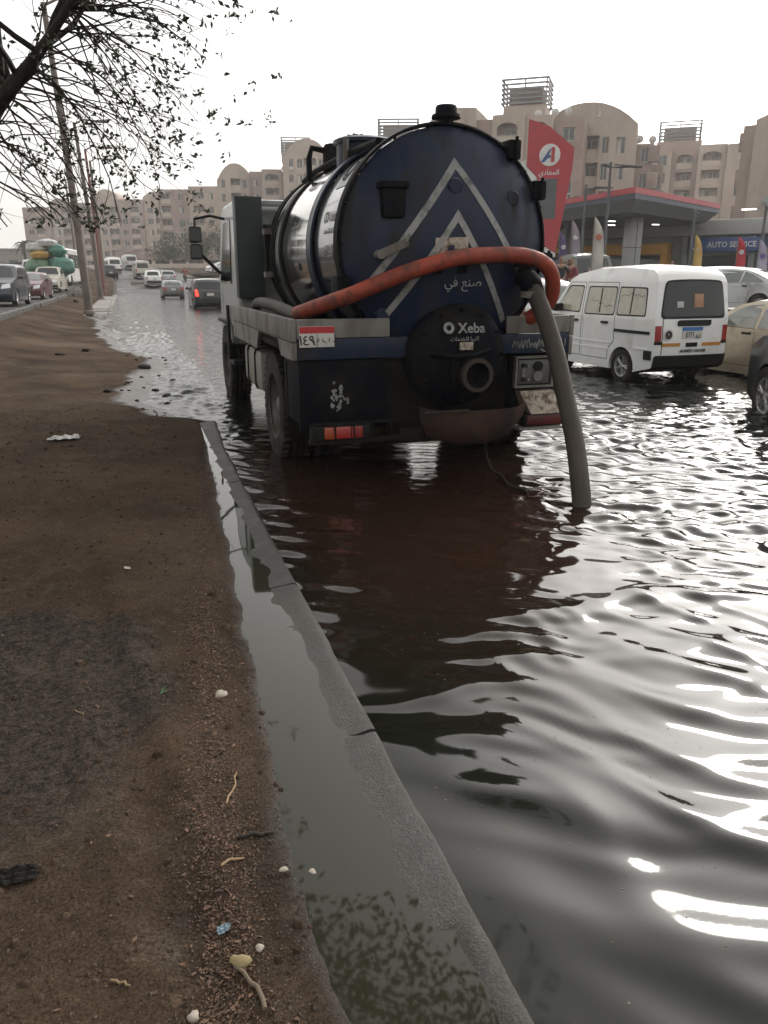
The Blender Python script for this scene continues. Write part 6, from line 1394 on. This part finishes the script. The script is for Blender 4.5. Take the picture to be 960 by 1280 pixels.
def far_tree(label, loc, h, r, seed, palm=False):
    g2 = random.Random(seed); t = thing('palm_tree' if palm else 'bushy_tree', label, 'palm' if palm else 'tree', loc, 0, None if palm else 'trees before the far blocks')
    V, F = [], []
    if palm:
        MB().tube([(0, 0, 0), (.1, 0, h * .5), (0, 0, h)], [.28, .2, .2], 8).build('trunk', BARK, t)
        for k in range(26):
            a = k * 2.4; el = g2.uniform(-.5, 1.1); L_ = r * g2.uniform(.8, 1.1); P = []
            for i in range(9):
                q = i / 8; P.append(Vector((math.cos(a) * math.cos(el) * L_ * q, math.sin(a) * math.cos(el) * L_ * q, h + math.sin(el) * L_ * q - 1.1 * q * q * r * .5)))
            for i in range(8):
                tng = (P[i + 1] - P[i]).normalized(); sd_ = tng.cross(Vector((0, 0, 1))).normalized()
                for s_ in (-1, 1):
                    for j in range(2):
                        b0 = P[i].lerp(P[i + 1], j * .5); e = b0 + sd_ * s_ * .5 * (1.1 - i / 9) + tng * .3 - Vector((0, 0, .12)); n0 = len(V); V += [b0[:], (b0 + tng * .16)[:], e[:]]; F.append((n0, n0 + 1, n0 + 2))
    else:
        b = MB().tube([(0, 0, 0), (.1, 0, h * .4), (0, .1, h * .7)], [.22, .16, .08], 8)
        for k in range(7): a = k * .9; b.tube([(.05, 0, h * .35 + k * .1), (math.cos(a) * r * .6, math.sin(a) * r * .6, h * (.55 + .05 * k))], [.08, .03], 6)
        b.build('trunk', BARK, t)
        cl = [(g2.gauss(0, r * .45), g2.gauss(0, r * .45), h * .62 + g2.gauss(0, h * .16), g2.uniform(.25, .45) * r) for _ in range(26)]
        for (x, y, z, q) in cl:
            for _ in range(95):
                v = Vector((g2.gauss(0, 1), g2.gauss(0, 1), g2.gauss(0, 1))).normalized() * q * g2.uniform(.5, 1.05); c = Vector((x, y, z)) + v
                u = Vector((g2.gauss(0, 1), g2.gauss(0, 1), g2.gauss(0, 1))).normalized() * .17; w_ = u.cross(Vector((g2.gauss(0, 1), g2.gauss(0, 1), g2.gauss(0, 1)))).normalized() * .12
                n0 = len(V); V += [(c - u)[:], (c + w_)[:], (c + u)[:], (c - w_)[:]]; F.append((n0, n0 + 1, n0 + 2, n0 + 3))
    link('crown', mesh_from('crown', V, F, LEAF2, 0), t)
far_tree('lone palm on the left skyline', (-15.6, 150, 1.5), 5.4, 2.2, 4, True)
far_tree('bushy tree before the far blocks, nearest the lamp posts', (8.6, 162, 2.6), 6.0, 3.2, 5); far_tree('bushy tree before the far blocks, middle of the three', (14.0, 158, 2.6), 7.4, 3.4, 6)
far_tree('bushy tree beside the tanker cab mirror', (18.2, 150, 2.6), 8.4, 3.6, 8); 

# ---------------------------------------------------------------- litter on the soil
PEB = mat('pebble', (.085, .066, .050), .85, var=.4, scale=20, island=.6); PALE = mat('pale_stone', (.33, .29, .24), .8, var=.2); DRYL = mat('dry_leaf', (.088, .050, .030), .8, var=.4, scale=30, island=.75); STRAW = mat('straw', (.27, .18, .10), .8, var=.3)
g = random.Random(77)
def band_x(y): return float(np.interp(y, [0.8, 1.5, 2.1, 3.1, 4.2, 5.9, 7.2], [.08, .10, .13, .21, .30, .50, .62]))
def zsv(P): A = np.array(P); return z_soil(A[:, 0], A[:, 1])
# dry leaf bits in a drifted band
pts = []
for _ in range(22000):
    y = .85 + 5.8 * g.random() ** 1.3; cl_ = float(vnoise(np.array([y * 3.]), np.array([2.]), 9)[0]); x = band_x(y) + g.gauss(-.01, .045 + .03 * max(0, cl_)) + .02 * cl_
    if x < band_x(y) + .17: pts.append((x, y))
for _ in range(2600): pts.append((g.uniform(-1.3, .2), .9 + 7 * g.random() ** 1.5))
Z = zsv(pts); V, F = [], []
for (x, y), z in zip(pts, Z):
    a = g.uniform(0, 6.3); L_ = g.uniform(.0015, .0055) * (1 if g.random() < .93 else 2.0); wd = L_ * g.uniform(.25, .6); c, s_ = math.cos(a), math.sin(a); t = g.uniform(0, .5) * L_; zz = z + .0015 + g.uniform(0, .003); n0 = len(V)
    V += [(x - c * L_, y - s_ * L_, zz), (x - s_ * wd, y + c * wd, zz + t), (x + c * L_, y + s_ * L_, zz + g.uniform(0, t)), (x + s_ * wd, y - c * wd, zz)]; F.append((n0, n0 + 1, n0 + 2)); F.append((n0, n0 + 2, n0 + 3))
tag(link('leaf_litter', mesh_from('leaf_litter', V, F, DRYL, 0)), 'drift of dry leaf crumbs along the puddle edge', 'leaf litter', kind='stuff')
pts = []
for _ in range(24000):
    y = .85 + 8.5 * g.random() ** 1.7; x = g.uniform(-1.6, .45) if g.random() < .6 else band_x(y) + .12 + g.gauss(0, .05)
    pts.append((x, y))
Z = zsv(pts); V, F = [], []
for (x, y), z in zip(pts, Z):
    r_ = g.uniform(.0012, .0045) * (1 if g.random() < .96 else 2.0); n0 = len(V); a = g.uniform(0, 2)
    V += [(x + r_ * math.cos(a + k * 2.1) * g.uniform(.7, 1.3), y + r_ * math.sin(a + k * 2.1) * g.uniform(.7, 1.3), z - .001) for k in range(3)] + [(x + g.uniform(-.3, .3) * r_, y + g.uniform(-.3, .3) * r_, z + r_ * g.uniform(.7, 1.3))]
    F += [(n0, n0 + 1, n0 + 3), (n0 + 1, n0 + 2, n0 + 3), (n0 + 2, n0, n0 + 3)]
tag(link('grit', mesh_from('grit', V, F, PEB, 0)), 'fine grit scattered over the damp soil', 'grit', kind='stuff')
V, F = [], []                                              # clods and crumbs of dried mud
for _ in range(1500):
    y = .9 + 9 * g.random() ** 1.4; x = g.uniform(-1.7, .35); r_ = g.uniform(.004, .011) * (1 if g.random() < .93 else 1.8) * (1 + y * .06); z = zs(x, y); n0 = len(V)
    ring_ = [(x + r_ * math.cos(k * 1.05) * g.uniform(.7, 1.3), y + r_ * math.sin(k * 1.05) * g.uniform(.7, 1.3), z - .001) for k in range(6)]; top_ = [(x + (q[0] - x) * .55, y + (q[1] - y) * .55, z + r_ * g.uniform(.45, .8)) for q in ring_]
    V += ring_ + top_; F += [(n0 + k, n0 + (k + 1) % 6, n0 + 6 + (k + 1) % 6, n0 + 6 + k) for k in range(6)] + [tuple(n0 + 6 + k for k in range(6))]
tag(link('mud_clods', mesh_from('mud_clods', V, F, mat('mud_clod', (.058, .040, .028), .95, var=.3, scale=40, island=.45, spec=.1), 60)), 'small clods of dried mud over the soil', 'mud', kind='stuff')
def stone(name, label, x, y, r, m, z=None, sq=.6, group=None):
    bm = bmesh.new(); bmesh.ops.create_icosphere(bm, subdivisions=2, radius=1); k = g.uniform(0, 9)
    for v in bm.verts: q = 1 + .18 * math.sin(v.co.x * 3 + k) + .15 * math.cos(v.co.y * 4 + k) + g.uniform(-.06, .06); v.co = Vector((v.co.x * r * q * 1.2, v.co.y * r * q, v.co.z * r * sq * q))
    me = bpy.data.meshes.new(name); bm.to_mesh(me); bm.free(); me.materials.append(m); fin(me, 50)
    return tag(link(name, me, None, (x, y, (zs(x, y) if z is None else z) + r * sq * .45), (0, 0, g.uniform(0, 6))), label, 'stone', group)
stone('stone', 'pale stone on the leaf drift, upper one', .215, 2.67, .020, PALE); stone('stone', 'yellowish stone near the bottom by the thick stick', .115, 1.44, .020, mat('yellow_stone', (.24, .19, .09), .8, var=.2)); stone('stone', 'small round pale pebble beside the yellowish stone', .165, 1.46, .010, PALE)
stone('stone', 'pale pebble lying in the puddle', .345, 1.70, .012, PALE, .035); stone('stone', 'whitish pebble at the puddle rim', .27, 1.72, .010, PALE); stone('stone', 'flat stone chip at the very bottom', .0, 1.33, .013, PALE)
for (x, y, r_, l) in [(.21, 14.5, .10, 'dark brick lump in the shallows'), (.45, 11.3, .06, 'dark stone in the shallows near the truck wheel'), (.30, 11.9, .05, 'smaller dark stone in the shallows'), (.62, 13.0, .055, 'stone at the waterline before the brick lump'), (-.35, 11.4, .06, 'dark stone on the soil near the shore'), (.42, 10.6, .045, 'flat stone at the waterline'), (-1.3, 16.5, .08, 'stone lump on the far soil'), (-.9, 17.6, .07, 'second stone lump on the far soil'), (-2.3, 14.0, .06, 'stone on the far left soil')]:
    stone('stone', l, x, y, r_, BLACKD, max(zs(x, y), -.02), .5, 'dark stones along the shore')
for k in range(24):
    x, y = g.uniform(-.2, .75), g.uniform(10.5, 19); 
    stone('stone', 'small dark stone among those scattered along the shore', x, y, g.uniform(.018, .04), BLACKD, max(zs(x, y), -.01), .5, 'small stones along the shore')
def stick(label, x, y, L_, a, r_, m):
    P = [(x + math.cos(a) * L_ * t + g.gauss(0, .004), y + math.sin(a) * L_ * t + g.gauss(0, .004)) for t in np.linspace(0, 1, 6)]
    tag(MB().tube([(q[0], q[1], zs(*q) + r_ * .8 + .002) for q in P], [r_, r_ * 1.05, r_, r_ * .95, r_ * .9, r_ * .6], 7).build('stick', m, None, 60), label, 'stick')
stick('thick stick at the bottom edge below the yellowish stone', .155, 1.30, .14, R(110), .0055, mat('grey_stick', (.14, .105, .07), .8, var=.2)); stick('long dry straw across the leaf drift', .155, 2.02, .16, R(70), .003, STRAW); stick('short pale stick left of the drift', -.165, 1.46, .05, R(-40), .003, STRAW)
stick('pale chip of wood in the leaf drift', .11, 1.76, .06, R(20), .004, STRAW); stick('dark twig lying in the leaf drift', .17, 1.86, .10, R(10), .006, BARK); stick('pale straw on the dark patch', -.30, 2.65, .04, R(-50), .002, STRAW)
def crumple(label, name, x, y, sx_, sy_, h, m, seed, cat='litter'):
    q = random.Random(seed); V, F = [], []; n = 10
    for i in range(n):
        for j in range(n):
            u, v = i / (n - 1) - .5, j / (n - 1) - .5; px, py = x + u * sx_ * (1 - .4 * abs(v)) + q.gauss(0, sx_ * .02), y + v * sy_ * (1 - .3 * abs(u)) + q.gauss(0, sy_ * .02)
            V.append((px, py, zs(px, py) + .004 + h * abs(math.sin(u * 9 + seed) * math.cos(v * 8)) + q.uniform(0, h * .3)))
    for i in range(n - 1):
        for j in range(n - 1): a = i * n + j; F.append((a, a + 1, a + n + 1, a + n))
    o = tag(link(name, mesh_from(name, V, F, m, 0)), label, cat); so = o.modifiers.new('Solid', 'SOLIDIFY'); so.thickness = .0012
POLY = mat('torn_plastic', (.34, .33, .31), .4, var=.3, scale=30)
crumple('crumpled pale plastic bag on the soil', 'plastic_bag', -.68, 7.8, .30, .20, .03, POLY, 1); crumple('dark burnt scrap at the lower left', 'scrap', -.40, 1.85, .11, .06, .012, BLACKD, 2); crumple('pale blue scrap of wrapper in the leaf drift', 'wrapper', .09, 1.55, .035, .025, .006, mat('blue_wrap', (.16, .22, .26), .5), 3)
crumple('dark green leaf at the bottom left', 'fallen_leaf', -.29, 1.35, .05, .035, .004, mat('green_leaf', (.02, .05, .03), .6), 4, 'leaf'); crumple('white scrap of paper by the drift', 'paper_scrap', -.12, 4.3 - .2, .035, .03, .004, POLY, 5)
crumple('brown rag at the kerb joint', 'rag', .66, 6.15, .10, .10, .06, mat('brown_rag', (.22, .13, .09), .8, var=.3), 6)
# specks of straw and leaf adrift on the flood
V, F = [], []
for _ in range(420):
    x, y = g.uniform(.8, 3.4), g.uniform(.8, 5.0); a = g.uniform(0, 6.3); L_ = g.uniform(.0015, .005); wd = L_ * g.uniform(.3, .8); z = float(z_water(np.array([x]), np.array([y]))[0]) + .0012; c, s_ = math.cos(a), math.sin(a); n0 = len(V)
    V += [(x - c * L_, y - s_ * L_, z), (x - s_ * wd, y + c * wd, z), (x + c * L_, y + s_ * L_, z), (x + s_ * wd, y - c * wd, z)]; F.append((n0, n0 + 1, n0 + 2, n0 + 3))
tag(link('floating_specks', mesh_from('floating_specks', V, F, mat('wet_straw', (.12, .09, .055), .7, island=.6), 0)), 'tiny bits of straw and leaf floating on the near flood', 'flotsam', kind='stuff')
# green blade of grass and weeds on the dark patch
b = MB()
for k in range(5): a = g.uniform(0, 1.4); b.add([(-.01, 2.72, zs(-.01, 2.72)), (-.004, 2.72, zs(-.01, 2.72)), (-.007 + .05 * math.cos(a), 2.72 + .05 * math.sin(a), zs(-.01, 2.72) + .012)], [(0, 1, 2)])
tag(b.build('grass_tuft', mat('grass_green', (.04, .10, .03), .6), None, 0), 'tiny green grass blades on the dark patch', 'grass')
# block of concrete lying on the verge by the other carriageway
MB_ = MB().cbox(-.55, .55, -.3, .3, 0, .55, .05); tag(MB_.build('concrete_block', PAVE, None, 40, (-2.7, 56.5, .30), (0, 0, .3)), 'pale concrete block on the verge beside the pickup', 'block')
for (x, y, r_, l) in [(-2.2, 52, .16, 'dark stone on the verge near the second post'), (-2.6, 47, .16, 'dark stone on the verge near the concrete block')]: stone('stone', l, x, y, r_, BLACKD)

# ---------------------------------------------------------------- thin haze over the whole place
hz = bpy.data.materials.new('haze'); hz.use_nodes = True; hn = hz.node_tree.nodes; hn.remove(hn['Principled BSDF'])
pv = hn.new('ShaderNodeVolumePrincipled'); pv.inputs['Color'].default_value = (.95, .95, .95, 1); pv.inputs['Density'].default_value = HAZE; pv.inputs['Anisotropy'].default_value = .3
hz.node_tree.links.new(pv.outputs[0], hn['Material Output'].inputs['Volume'])
if HAZE > 0: tag(MB().box(-950, 950, -350, 1550, -2.0, 45).build('haze', hz, None, 0), 'thin pale haze hanging over the street and the far blocks', 'haze', kind='stuff')
